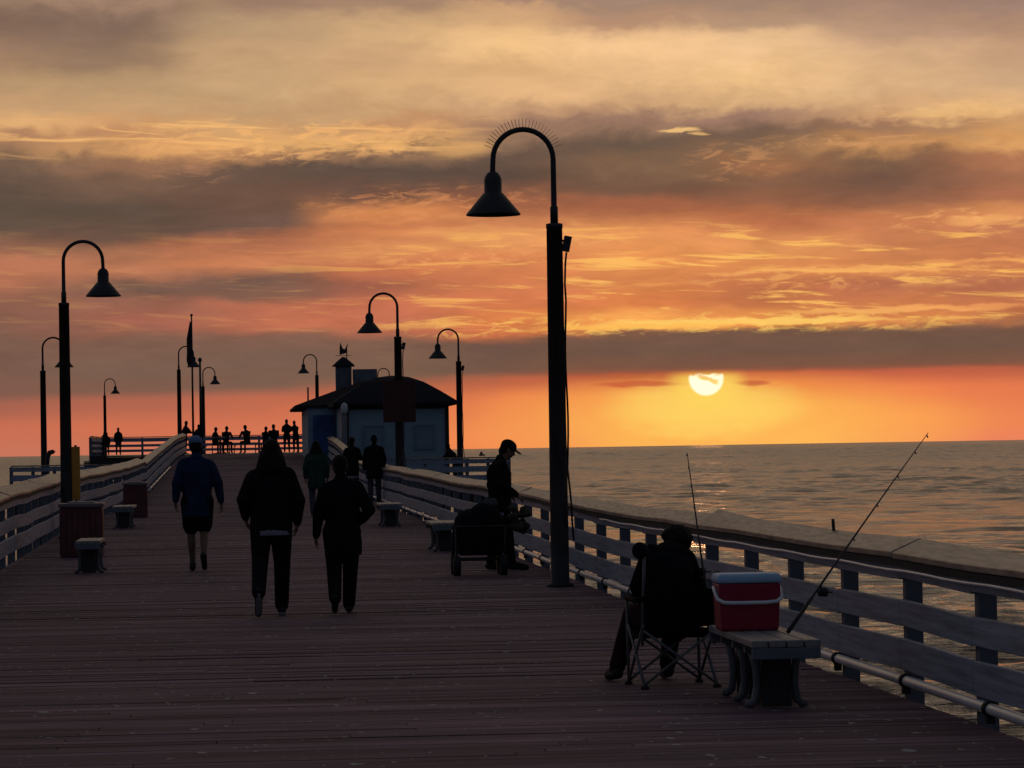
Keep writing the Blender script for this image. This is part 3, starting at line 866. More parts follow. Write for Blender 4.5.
# yellow board by the left lamp
def build_board():
    p = at(75.5, hor(75), 63.0)
    r = empty('yellow_board', (p.x, 63.0, deck_z(63.0)), 'narrow upright yellow board between the left lamp post and the railing', 'board')
    MB().box((-.01, 0, 1.18), (0.18, 0.05, 0.98)).build('board', M['yellow'], r, bevel=0.004)
    MB().box((-0.122, -0.005, 1.18), (0.04, 0.07, 0.98)).build('side_strip', M['under'], r)
    MB().box((0, 0.045, 0.85), (0.05, 0.04, 1.7)).build('stake', M['iron'], r)
build_board()

# ------------------------------------------------------------------ benches
def make_bench(loc, length, label, legs=None, kw=0.86):
    r = empty('bench', loc, label, 'bench', 'plank benches along the railings')
    for i in range(4):
        x = (-0.195 + 0.13 * i) * kw
        MB().box((x, length / 2, 0.43), (0.118 * kw, length, 0.045)).build('seat_plank', M['bench'], r, bevel=0.006)
    for y in (0.02, length - 0.02):
        MB().box((0, y, 0.37), (0.50 * kw, 0.05, 0.07)).build('end_board', M['paint_post'], r, bevel=0.005)
    for y in (legs or (0.32, length - 0.32)):
        b = MB()
        b.box((0, y, 0.375), (0.40, 0.06, 0.04))
        for sx_ in (-1, 1):
            pts = [(sx_ * 0.15, y, 0.37), (sx_ * 0.125, y, 0.26), (sx_ * 0.12, y, 0.14), (sx_ * 0.135, y, 0.05), (sx_ * 0.165, y, 0.025), (sx_ * 0.195, y, 0.03)]
            b.tube(pts, [0.028, 0.026, 0.026, 0.028, 0.028, 0.022], 8)
        b.box((0, y, 0.24), (0.16, 0.025, 0.03))
        lg = b.build('leg', M['leg'], r)
        MB().box((0, y, 0.19), (0.19, 0.05, 0.36)).build('pedestal_block', M['iron2'], lg)
    return r
def bpos(xa, y_seat, Y):
    return Vector(((xa - 240) * Y / F, Y, deck_z(Y)))
make_bench((3.36, 20.95, 0), 1.95, 'nearest plank bench, carrying the red cooler, beside the right railing', (0.45, 0.98, 1.5))
make_bench((bpos(444, 521, 52)), 2.0, 'plank bench by the right railing, behind the loaded cart')
make_bench((bpos(389, 502, 66)), 2.0, 'plank bench by the right railing near the foot of the lamp with the red sign')
make_bench((bpos(87, 546, 46.5)), 1.6, 'plank bench on the left, in front of the nearer brown bin', None, 0.66)
make_bench((bpos(122, 507, 68)), 2.0, 'plank bench on the left, between the two brown bins')

# ------------------------------------------------------------------ bins
def make_bin(loc, w, h, label):
    r = empty('litter_bin', loc, label, 'bin', 'square brown litter bins')
    b = MB(); b.box((0, 0, h * 0.46), (w * 0.9, w * 0.9, h * 0.92))
    bd = b.build('bin_body', M['bin'], r, bevel=0.012)
    s = MB()
    for i in range(7):
        x = -w * 0.39 + w * 0.13 * i
        s.box((x, -w * 0.455, h * 0.45), (w * 0.11, 0.02, h * 0.82))
        s.box((w * 0.455, x, h * 0.45), (0.02, w * 0.11, h * 0.82))
        s.box((-w * 0.455, x, h * 0.45), (0.02, w * 0.11, h * 0.82))
    s.build('bin_cladding', M['bin'], bd)
    l = MB(); l.box((0, 0, h * 0.955), (w, w, 0.06)); l.box((0, 0, h * 1.0), (w * 0.7, w * 0.7, 0.04), taper=0.8)
    l.build('lid', M['binlid'], r, bevel=0.012)
make_bin(stand(81, 53), 0.70, 0.84, 'nearer brown litter bin beside the left lamp post')
make_bin(stand(135, 78), 0.58, 0.80, 'farther brown litter bin at the foot of the left ramp')

# ------------------------------------------------------------------ cooler
def build_cooler():
    loc = Vector((3.30, 22.2, 0.4525))
    r = empty('cooler', loc, 'red picnic cooler with pale blue lid and white handle on the nearest bench', 'cooler')
    hw0, hw1, hd0, hd1, h = 0.19, 0.205, 0.145, 0.155, 0.31
    b = MB()
    b.prof(None, [[(-a, -d, z), (a, -d, z), (a, d, z), (-a, d, z)] for a, d, z in ((hw0 - .01, hd0 - .01, 0), (hw0, hd0, 0.015), (hw1, hd1, h))])
    b.build('cooler_body', M['cool_red'], r, bevel=0.018)
    l = MB()
    l.prof(None, [[(-a, -d, z), (a, -d, z), (a, d, z), (-a, d, z)] for a, d, z in ((hw1 + .004, hd1 + .004, h + 0.003), (hw1 + .007, hd1 + .007, h + 0.04), (hw1 - .005, hd1 - .01, h + 0.065))])
    l.build('lid', M['cool_lid'], r, bevel=0.014)
    hd = MB()
    z0 = 0.285
    pts = [(-hw1 - 0.012, 0, z0), (-hw1 - 0.012, -0.06, z0 - 0.03), (-hw1 - 0.005, -0.14, z0 - 0.075), (-hw1 + 0.03, -hd1 - 0.022, z0 - 0.095),
           (-0.1, -hd1 - 0.026, z0 - 0.098), (0.1, -hd1 - 0.026, z0 - 0.098), (hw1 - 0.03, -hd1 - 0.022, z0 - 0.092), (hw1 + 0.005, -0.14, z0 - 0.07), (hw1 + 0.012, -0.06, z0 - 0.03), (hw1 + 0.012, 0, z0)]
    hd.tube(pts, 0.013, 8)
    hd.build('handle', M['cool_wht'], r)
build_cooler()

# ------------------------------------------------------------------ fishing rods
def make_rod(a, b, label, reel_at=0.22, bend=0.03):
    a = Vector(a); b = Vector(b)
    r = empty('fishing_rod', a, label, 'fishing rod', 'fishing rods by the right railing')
    d = b - a
    n = 14
    pts = []
    for i in range(n + 1):
        t = i / n
        pts.append(d * t + Vector((0.0, 0.0, -bend * (t ** 3) * d.length * 0.3)))
    MB().tube(pts, [0.0095 - 0.0068 * (i / n) for i in range(n + 1)], 7).build('blank', M['iron'], r)
    MB().tube([d * 0.0, d * 0.02, d * 0.16], [0.014, 0.015, 0.012], 8).build('grip', M['rubber'], r)
    c = d * reel_at
    rl = MB(); side = d.cross(Vector((0, 0, 1))).normalized(); nn = side.cross(d).normalized()
    rl.tube([c, c - nn * 0.05], 0.007, 6)
    rl.tube([c - nn * 0.055 - side * 0.025, c - nn * 0.055 + side * 0.025], 0.03, 10)
    rl.tube([c - nn * 0.055 + side * 0.025, c - nn * 0.055 + side * 0.07], 0.005, 6)
    rl.build('reel', M['iron'], r)
    g = MB()
    for t in (0.45, 0.62, 0.77, 0.9, 0.99):
        i = t * n; p = pts[int(i)].lerp(pts[min(n, int(i) + 1)], i - int(i))
        g.tube([p, p - nn * 0.022], [0.004, 0.006], 5)
    g.build('line_guides', M['steel'], r)
    return r
make_rod(at(788, 632, 21.2), at(928, 430, 22.6), 'longer fishing rod slanting up to the right from the nearest bench')
make_rod(at(707, 598, 23.6), at(687, 451, 24.2), 'thin fishing rod standing nearly upright beside the seated angler', 0.2)
p = at(834, 536, 25.6)
pg = empty('rail_peg', p - Vector((0, 0, 0.0)), 'short dark peg standing on the top rail above the nearest bench', 'peg')
MB().tube([(0, 0, -0.04), (0, 0, 0.02), (-0.006, 0, 0.13)], [0.006, 0.013, 0.012], 8).build('grip', M['rubber'], pg)
MB().tube([(0, 0, -0.07), (0, 0, -0.03)], 0.006, 6).build('spike', M['steel'], pg)

# ------------------------------------------------------------------ people
def hand(b, w, dirv, palm_n, side, k=1.0, curl=0.35):
    """palm with five bent fingers; w: wrist, dirv: where the fingers point, palm_n: palm facing"""
    d = Vector(dirv).normalized(); pn = Vector(palm_n); pn = (pn - d * pn.dot(d)).normalized()
    s = d.cross(pn) * side
    w = Vector(w)
    c1 = w + d * 0.085 * k
    b.cap(w, w + d * 0.03 * k, 0.026 * k, 0.028 * k, 10)
    for o in (-0.026, -0.009, 0.009, 0.026):
        b.cap(w + d * 0.02 * k + s * o * 0.7 * k, c1 + s * o * k, 0.014 * k, 0.0125 * k, 8)
    for o, ln in ((-0.030, 0.058), (-0.0105, 0.070), (0.0105, 0.078), (0.030, 0.070)):
        p0 = c1 + s * o * k
        d1 = (d + pn * curl).normalized(); p1 = p0 + d1 * ln * 0.5 * k
        d2 = (d + pn * curl * 2.6).normalized(); p2 = p1 + d2 * ln * 0.32 * k
        d3 = (d + pn * curl * 4.5).normalized(); p3 = p2 + d3 * ln * 0.24 * k
        b.cap(p0, p1, 0.0098 * k, 0.0088 * k, 8); b.cap(p1, p2, 0.0088 * k, 0.008 * k, 8); b.cap(p2, p3, 0.008 * k, 0.007 * k, 8)
    t0 = w + d * 0.028 * k + s * 0.026 * k
    t1 = t0 + (d * 0.7 + s * 0.75 + pn * 0.25).normalized() * 0.042 * k
    t2 = t1 + (d * 0.9 + s * 0.2 + pn * 0.4).normalized() * 0.034 * k
    b.cap(t0, t1, 0.014 * k, 0.0115 * k, 8); b.cap(t1, t2, 0.011 * k, 0.009 * k, 8)

def head(b, c, k=1.0, rot=None):
    """a head with brow, nose, lips, chin and ears, looking along +Y before rot"""
    c = Vector(c)
    R = rot if rot is not None else Matrix.Identity(3)
    def e(p, r): b.ell(c + R @ (Vector(p) * k), [q * k for q in r], 16, 11, R)
    e((0, -0.012, 0.025), (0.076, 0.096, 0.095))
    e((0, 0.018, -0.035), (0.062, 0.074, 0.078))
    e((0, 0.050, -0.088), (0.032, 0.030, 0.026))
    e((0, 0.078, 0.022), (0.050, 0.018, 0.016))
    e((0, 0.098, -0.018), (0.014, 0.020, 0.022)); e((0, 0.088, 0.004), (0.010, 0.014, 0.024))
    e((0, 0.082, -0.055), (0.024, 0.014, 0.012))
    for s in (-1, 1):
        e((s * 0.078, -0.008, -0.008), (0.010, 0.020, 0.032)); e((s * 0.030, 0.082, -0.002), (0.013, 0.008, 0.009))

DEF = dict(pelvis=(0, 0, .95), waist=(0, 0, 1.10), chest=(0, 0, 1.30), neck=(0, -.01, 1.48), head=(0, .02, 1.635),
           shL=(-.172, 0, 1.385), shR=(.172, 0, 1.385), elL=(-.245, -.03, 1.14), elR=(.245, -.03, 1.14), wrL=(-.255, .06, .90), wrR=(.255, .06, .90),
           hipL=(-.095, 0, .92), hipR=(.095, 0, .92), knL=(-.105, .025, .50), knR=(.105, .025, .50), anL=(-.105, -.02, .09), anR=(.105, -.02, .09),
           toeL=(-.125, .17, .035), toeR=(.125, .17, .035))

def make_person(loc, rz, height, label, pose=None, top='black_cloth', legs='dark_trousers', kind='trousers', hair='short', hat=None, shoes='shoe', hem=None,
                puff=1.0, hrot=None, hood=False, wide=1.0, voxel=0.011, loose=1.0, fing=None, hems=0.80, scale_girth=1.0, sole=False, brimdir=1, group=None):
    P = {k: Vector(v) for k, v in DEF.items()}
    for k, v in (pose or {}).items(): P[k] = Vector(v)
    r = empty('person', loc, label, 'person', group, rz)
    kk = height / 1.75
    r.scale = (kk, kk, kk)
    R = hrot if hrot is not None else Matrix.Identity(3)
    g = scale_girth
    # ---- one continuous body
    b = MB()
    head(b, P['head'], 1.0, R)
    b.cap(P['neck'] - Vector((0, 0, .04)), P['head'] - R @ Vector((0, .01, .06)), .062, .056)
    spine = [P['pelvis'], P['waist'], P['chest'], P['neck']]
    b.cap(spine[0], spine[1], .125 * g, .118 * g); b.cap(spine[1], spine[2], .12 * g, .135 * g); b.cap(spine[2], spine[3], .13 * g, .06)
    for s in 'LR':
        b.cap(P['neck'] - Vector((0, 0, .06)), P['sh' + s], .06, .062)
        b.cap(P['chest'], P['sh' + s] - Vector((0, 0, .06)), .10, .065)
        b.cap(P['sh' + s], P['el' + s], .054, .042); b.cap(P['el' + s], P['wr' + s], .042, .028)
        b.cap(P['pelvis'], P['hip' + s], .115 * g, .095 * g)
        b.cap(P['hip' + s], P['kn' + s], .088, .056)
        kn, an = P['kn' + s], P['an' + s]
        back = Vector((0, -.018, 0))
        b.cap(kn, kn.lerp(an, .33) + back, .054, .054); b.cap(kn.lerp(an, .33) + back, an, .053, .034)
        b.cap(an, P['toe' + s], .036, .03)
        fd = (P['wr' + s] - P['el' + s]).normalized()
        pn = Vector((1 if s == 'L' else -1, 0.2, 0))
        if fing and s in fing: fd, pn = Vector(fing[s][0]), Vector(fing[s][1])
        hand(b, P['wr' + s], fd, pn, 1 if s == 'L' else -1)
    b.fuse('body', M['skin'], r, min(voxel, 0.0085) if voxel < 0.02 else voxel, 2)
    # ---- jacket
    q = puff
    j = MB()
    hemp = P['pelvis'] + (P['pelvis'] - P['waist']).normalized() * (0.95 - hems)
    j.cap(hemp, P['waist'], .150 * q * g, .155 * q * g, 16); j.cap(P['waist'], P['chest'], .155 * q * g, .168 * q * g, 16); j.cap(P['chest'], P['neck'] - Vector((0, 0, .05)), .160 * q, .085, 16)
    side = (P['shR'] - P['shL']).normalized() * 0.055 * wide
    if abs(P['waist'].x - P['pelvis'].x) + abs(P['waist'].y - P['pelvis'].y) < .03:
        j.loft([(hemp + Vector((0, 0, -.155)), .19 * q * wide ** .5, .14 * q), (hemp + Vector((0, 0, -.02)), .195 * q * wide ** .5, .15 * q), (hemp + Vector((0, 0, .14)), .18 * q, .14 * q)])
    for s, sg in (('L', -1), ('R', 1)):
        j.cap(hemp + side * sg, P['chest'] + side * sg * 1.2, .125 * q * g, .135 * q, 16)
        j.cap(P['neck'] - Vector((0, 0, .045)), P['sh' + s], .080, .076 * q)
        j.cap(P['chest'] + side * sg, P['sh' + s] - Vector((0, 0, .05)), .13 * q, .085 * q)
        j.cap(P['sh' + s], P['el' + s], .079 * q, .068 * q); j.cap(P['el' + s], P['wr' + s].lerp(P['el' + s], .05), .067 * q, .046 * q)
        # folds at the elbow
        j.ell(P['el' + s], (.072 * q, .072 * q, .05), 12, 8)
    if hood:
        j.ell(P['neck'] + Vector((0, -.075, -.02)), (.13, .075, .085)); j.ell(P['neck'] + Vector((0, -.02, .02)), (.105, .10, .06))
    else:
        j.cap(P['neck'] - Vector((0, 0, .05)), P['neck'] + Vector((0, 0, .02)), .085, .075)
    j.fuse('jacket', M[top], r, voxel, 3)
    if hem:
        h = MB()
        c = hemp - Vector((0, 0, .115))
        h.loft([(c + Vector((0, 0, -.085)), .185 * q, .14 * q), (c + Vector((0, 0, .0)), .185 * q, .14 * q), (c + Vector((0, 0, .10)), .17 * q, .13 * q)])
        h.fuse('shirt_hem', M[hem], r, voxel, 2)
    # ---- legs
    t = MB()
    t.cap(P['waist'] - Vector((0, 0, .05)), P['pelvis'], .14 * g, .145 * g, 16)
    lo = loose
    for s in 'LR':
        t.cap(P['pelvis'], P['hip' + s], .13 * g, .112 * g, 16)
        if kind == 'shorts':
            mid = P['hip' + s].lerp(P['kn' + s], .82)
            t.cap(P['hip' + s], mid, .115 * lo, .098 * lo, 14)
        else:
            ft = P['an' + s].lerp(P['kn' + s], .02)
            t.cap(P['hip' + s], P['kn' + s], .108 * lo, .075 * lo, 14); t.cap(P['kn' + s], ft, .075 * lo, .062 * lo, 14)
            t.ell(P['kn' + s], (.078 * lo, .078 * lo, .06), 12, 8)
    t.fuse('shorts' if kind == 'shorts' else 'trousers', M[legs], r, voxel, 3)
    # ---- shoes
    for s in 'LR':
        an, to = P['an' + s], P['toe' + s]
        d = (to - an)
        sh = MB()
        heel = an + Vector((0, -.03, -.035)) if abs(d.z) < .12 else an - d.normalized() * .03
        sh.cap(an, heel, .046, .044); sh.cap(heel, to, .045, .036); sh.cap(an - Vector((0, 0, .0)), to + Vector((0, 0, .01)), .044, .034)
        so = sh.fuse('shoe', M[shoes], r, max(voxel * 0.8, 0.009), 2)
        if sole:
            z = -min(.075, an.z - .012)
            sl_ = MB()
            f2 = Vector((d.x, d.y, 0)).normalized() if abs(d.x) + abs(d.y) > .01 else Vector((0, 1, 0))
            if abs(d.z) < .12: sl_.cap(heel + Vector((0, 0, -.034)), to + Vector((0, 0, -.022)), .040, .034)
            else: sl_.cap(heel + Vector((0, -.022, -.03)), to + Vector((0, -.012, 0)), .030, .029)
            sl_.fuse('sole', M['sole'], so, .009, 2)
    # ---- hair and hat
    c = P['head']
    if hair == 'long':
        h = MB()
        h.ell(c + R @ Vector((0, -.022, .03)), (.092, .105, .098), 16, 11, R)
        h.ell(c + R @ Vector((0, -.06, -.07)), (.105, .075, .12), 16, 11, R)
        h.ell(c + R @ Vector((0, -.065, -.18)), (.135, .065, .10), 16, 11, R)
        for s in (-1, 1): h.cap(c + R @ Vector((s * .075, -.02, .0)), c + R @ Vector((s * .115, -.03, -.19)), .035, .05)
        h.fuse('hair', M['hair'], r, voxel, 2)
    elif hair == 'short':
        h = MB()
        h.ell(c + R @ Vector((0, -.026, .038)), (.086, .098, .092), 16, 11, R); h.ell(c + R @ Vector((0, -.055, -.03)), (.074, .062, .075), 16, 11, R)
        h.fuse('hair', M['hair'], r, voxel, 2)
    elif hair == 'curly':
        h = MB()
        rnd = random.Random(4)
        h.ell(c + R @ Vector((0, -.02, .03)), (.10, .11, .10), 16, 11, R)
        for _ in range(46):
            v = Vector((rnd.gauss(0, 1), rnd.gauss(-.5, .8), rnd.gauss(.3, .8))).normalized()
            if v.y > .6: continue
            h.ell(c + R @ (Vector((0, -.02, .02)) + Vector((v.x * .10, v.y * .11, v.z * .105))), (.026, .026, .026), 8, 6)
        h.fuse('hair', M['hair'], r, voxel, 1)
    if hat:
        h = MB()
        h.ell(c + R @ Vector((0, -.012, .055)), (.094, .112, .085), 18, 12, R)
        pts = []
        for yy, hw in ((.07, .082), (.12, .076), (.165, .058), (.19, .03)):
            pts.append([c + R @ Vector((x, yy * brimdir, .055 - .02 * (yy - .07) / .12 - abs(x) * .12 + dz)) for x, dz in ((-hw, -.006), (hw, -.006), (hw, .006), (-hw, .006))])
        h2 = MB(); h2.prof(None, pts)
        h.v += []; 
        o = len(h.v); h.v += h2.v; h.f += [tuple(i + o for i in f) for f in h2.f]; h.sm += [True] * len(h2.f)
        h.fuse('cap', M[hat], r, 0.009, 1)
    return r

def rotm(x=0, y=0, z=0):
    return Euler((math.radians(x), math.radians(y), math.radians(z))).to_matrix()

# walkers going away from the camera, in the middle of the deck
make_person(stand(270, 34.8), 0.0, 1.80, 'person in a puffy black jacket over a pale shirt hem, walking mid-deck',
            dict(elL=(-.27, -.03, 1.16), wrL=(-.25, .10, .98), elR=(.275, -.03, 1.14), wrR=(.26, .06, .92),
                 anL=(-.135, -.36, .24), toeL=(-.14, -.27, .04), knL=(-.115, -.02, .55), anR=(.095, .16, .09), toeR=(.11, .36, .05), knR=(.105, .14, .51), shL=(-.172, .03, 1.375), shR=(.172, -.03, 1.40), head=(.012, .03, 1.632)),
            hair='long', hood=True, puff=1.02, wide=1.1, hem='shirt', sole=True, hems=1.0, loose=1.12)
make_person(stand(340.5, 35.0), math.radians(-4), 1.63, 'person all in black with loose trousers, walking right of the one with pale hem',
            dict(elR=(.31, -.10, 1.14), wrR=(.22, .10, 1.02), elL=(-.25, -.02, 1.13), wrL=(-.285, .06, .86), anL=(-.075, -.22, .17), anR=(.06, .16, .09), toeL=(-.085, -.10, .045), toeR=(.065, .34, .04), knL=(-.09, .0, .51), knR=(.085, .10, .5), shL=(-.172, .02, 1.37), shR=(.172, -.02, 1.40), head=(-.01, .03, 1.63), pelvis=(.012, 0, .95)),
            hair='short', puff=1.0, loose=1.14, hems=.80, wide=1.05)
make_person(stand(196.5, 46.8), 0.0, 1.84, 'person in a navy jacket, pale blue cap and black shorts walking on the left',
            dict(elL=(-.26, -.05, 1.15), wrL=(-.28, .02, .92), elR=(.27, -.03, 1.15), wrR=(.31, .02, .90), knL=(-.085, .06, .5), anL=(-.07, .10, .09), toeL=(-.08, .28, .03), anR=(.075, -.24, .19), toeR=(.085, -.12, .045), knR=(.085, .02, .52), shL=(-.172, .02, 1.40), shR=(.172, -.02, 1.37), head=(-.012, .03, 1.632)),
            top='blue_jacket', legs='black_cloth', kind='shorts', hat='light_cap', puff=1.02, wide=1.05, hems=.86, loose=1.1)
# man at the cart, in profile, head bowed
make_person(stand(499, 45.2), math.radians(-82), 1.76, 'person in a dark cap, head bowed, standing over the loaded cart',
            dict(head=(0, .12, 1.59), neck=(0, .02, 1.45), chest=(0, -.01, 1.28), elL=(-.23, -.06, 1.13), wrL=(-.20, .14, 1.0), elR=(.23, -.04, 1.14), wrR=(.19, .18, 1.0),
                 knL=(-.10, -.02, .5), anL=(-.10, -.12, .09), toeL=(-.12, .07, .03), knR=(.10, .08, .5), anR=(.10, .12, .09), toeR=(.12, .32, .03)),
            hat='black_cloth', hrot=rotm(x=-28), hair='short', puff=1.02, hem='shirt', hems=.92,
            fing=dict(L=((0.3, .8, -.5), (.4, 0, -1)), R=((-.3, .8, -.5), (-.4, 0, -1))))
# couple on the right, farther off
make_person(stand(374, 88), math.radians(10), 1.78, 'person in dark jacket and grey trousers beside the lamp with the red sign', top='black_cloth', legs='grey_jeans', hair='short', voxel=.016, puff=1.12)
make_person(stand(352, 94), math.radians(-30), 1.72, 'person carrying something pale, just left of the grey trousered person', dict(elR=(.25, .05, 1.15), wrR=(.16, .24, 1.15)), hair='short', voxel=.016, hem='shirt')
make_person(stand(316, 76), 0, 1.68, 'person in a dark green jacket and grey jeans behind the two black clad walkers', dict(anL=(-.1, -.12, .1), toeL=(-.1, .05, .04)), top='green_jacket', legs='grey_jeans', hair='long', voxel=.016, sole=True, puff=1.1)

# the angler in the folding chair, back to the camera, head turned towards the sea
def build_angler():
    c = Vector((2.97, 23.55, 0))
    make_person(c, math.radians(6), 1.72, 'seated angler in dark clothes slumped in the folding chair by the nearest bench',
                dict(pelvis=(0, .02, .46), waist=(-.01, -.03, .62), chest=(-.02, .0, .82), neck=(.02, .12, .945), head=(.115, .235, .985),
                     shL=(-.135, .03, .945), shR=(.14, .10, .90), elL=(-.20, .18, .70), elR=(.25, .22, .66), wrL=(-.14, .38, .60), wrR=(.24, .42, .70),
                     hipL=(-.10, .06, .45), hipR=(.10, .06, .45), knL=(-.18, .44, .50), knR=(.13, .48, .50), anL=(-.275, .58, .10), anR=(.11, .62, .10), toeL=(-.30, .75, .035), toeR=(.13, .82, .035)),
                hair='curly', hrot=rotm(x=-25, z=-50), hood=True, puff=0.89, loose=0.98, hems=.93, scale_girth=.94, legs='maroon', fing=dict(R=((.0, .6, .5), (-.9, .3, 0))))
    r = empty('folding_chair', c, 'black folding camp chair holding the seated angler', 'chair', None, math.radians(6))
    st = MB()
    st.prof(None, [[(-.245, -.20, .40), (.26, -.20, .40), (.26, -.20, .412), (-.245, -.20, .412)], [(-.26, .0, .335), (.26, .0, .335), (.26, .0, .347), (-.26, .0, .347)], [(-.25, .26, .39), (.25, .26, .39), (.25, .26, .402), (-.25, .26, .402)]])
    st.build('seat', M['black_cloth'], r)
    bk = MB()
    bk.prof(None, [[(-.25, -.21, .42), (.25, -.21, .42), (.25, -.198, .42), (-.25, -.198, .42)], [(-.25, -.30, .62), (.25, -.30, .62), (.25, -.288, .62), (-.25, -.288, .62)], [(-0.25, -.31, .75), (0.25, -.31, .68), (0.25, -.298, .68), (-0.25, -.298, .75)]])
    bk.build('backrest', M['black_cloth'], r)
    for sx_ in (-1, 1):
        x = sx_ * .255
        for nm, a, b_ in (('leg', (x, -.26, .02), (x, .24, .42)), ('leg', (x, .26, .02), (x, -.24, .44)),
                          ('back_pole', (x, -.20, .30), (x, -.315, .97 if sx_ < 0 else .78)), ('arm_pole', (x, .25, .02), (x, .27, .60))):
            o = MB().tube([a, b_], .011, 7).build(nm, M['leg'], r)
        MB().tube([(x, -.29, .62), (x, .0, .60), (x, .27, .61)], .022, 8).build('armrest', M['black_cloth'], r)
        MB().tube([(x, -.30, .93 if sx_ < 0 else .74), (x, -.322, 1.0 if sx_ < 0 else .80)], [.028, .024], 8).build('pole_cap', M['rubber'], r)
        for yy in (-.26, .26):
            MB().lathe([(.03, 0), (.03, .015), (.014, .03)], (x, yy, 0), 10).build('foot', M['rubber'], r)
    MB().ell((-.285, -.30, .955), (.055, .05, .06)).build('pouch', M['black_cloth'], r)
    for yy in (-.25, .25):
        for sg in (-1, 1):
            MB().tube([(-.255 * sg, yy, .03), (.255 * sg, yy, .40)], .010, 7).build('cross_leg', M['leg'], r)
build_angler()

# ------------------------------------------------------------------ loaded cart
def build_cart():
    loc = stand(477, 44)
    r = empty('hand_cart', loc, 'black fabric hand cart piled with gear in front of the person in the dark cap', 'cart')
    b = MB()
    b.prof(None, [[(-.27, -.26, .26), (.30, -.26, .26), (.30, .26, .26), (-.27, .26, .26)], [(-.31, -.29, .62), (.33, -.29, .62), (.33, .29, .62), (-.31, .29, .62)]])
    b.build('fabric_body', M['black_cloth'], r, bevel=.03)
    f = MB()
    for y in (-.27, .27):
        f.tube([(-.30, y, .20), (.31, y, .20)], .013, 7); f.tube([(-.33, y, .63), (.34, y, .63)], .013, 7)
        for x in (-.30, .31): f.tube([(x, y, .20), (x * 1.05, y, .63)], .012, 7)
    for x in (-.30, .31): f.tube([(x, -.27, .20), (x, .27, .20)], .013, 7)
    f.build('frame', M['iron'], r)
    for x in (-.30, .30):
        for y in (-.27, .27):
            w = MB().tube([(x - .045, y, .125), (x + .045, y, .125)], .125, 20, False).build('wheel', M['rubber'], r, bevel=.01)
            MB().tube([(x - .05, y, .125), (x + .05, y, .125)], .05, 12, False).build('hub', M['iron'], w)
    MB().tube([(-.34, 0, .55), (-.34, 0, .20)], .014, 7).build('handle', M['iron'], r)
    # a load under a dark cover
    g = MB()
    g.ell((-.08, 0, .66), (.24, .26, .20)); g.ell((.08, 0, .72), (.22, .26, .22)); g.ell((.22, .05, .66), (.12, .2, .18))
    g.ell((-.22, 0, .60), (.10, .22, .14))
    rnd = random.Random(2)
    for _ in range(12): g.ell((rnd.uniform(-.2, .22), rnd.uniform(-.2, .2), rnd.uniform(.66, .82)), (.10, .09, .06))
    o = g.fuse('gear_pile', M['black_cloth'], None, .014, 2)
    o.location = loc
    tag(o, 'rounded heap of black covered gear riding in the hand cart', 'gear')
    s = MB(); s.ell((0, 0, 0), (.11, .08, .055)); s.ell((.03, .0, .035), (.07, .06, .05)); s.ell((-.06, .0, .01), (.06, .05, .05))
    o = s.fuse('grey_bag', M['grey_jeans'], None, .011, 1)
    o.location = loc + Vector((.15, -.05, .91))
    tag(o, 'small pale grey bag on top of the gear in the cart', 'bag')
    n = MB()
    for _ in range(26): n.ell((rnd.gauss(0, .06), rnd.gauss(0, .06), rnd.uniform(-.18, .16)), (.055, .05, .045), 8, 6)
    o = n.fuse('net_bundle', M['net'], None, .012, 0)
    o.location = loc + Vector((.58, .35, .70))
    tag(o, 'olive bundle of netting hanging at the bowed person\'s far side', 'netting')
    return
build_cart()

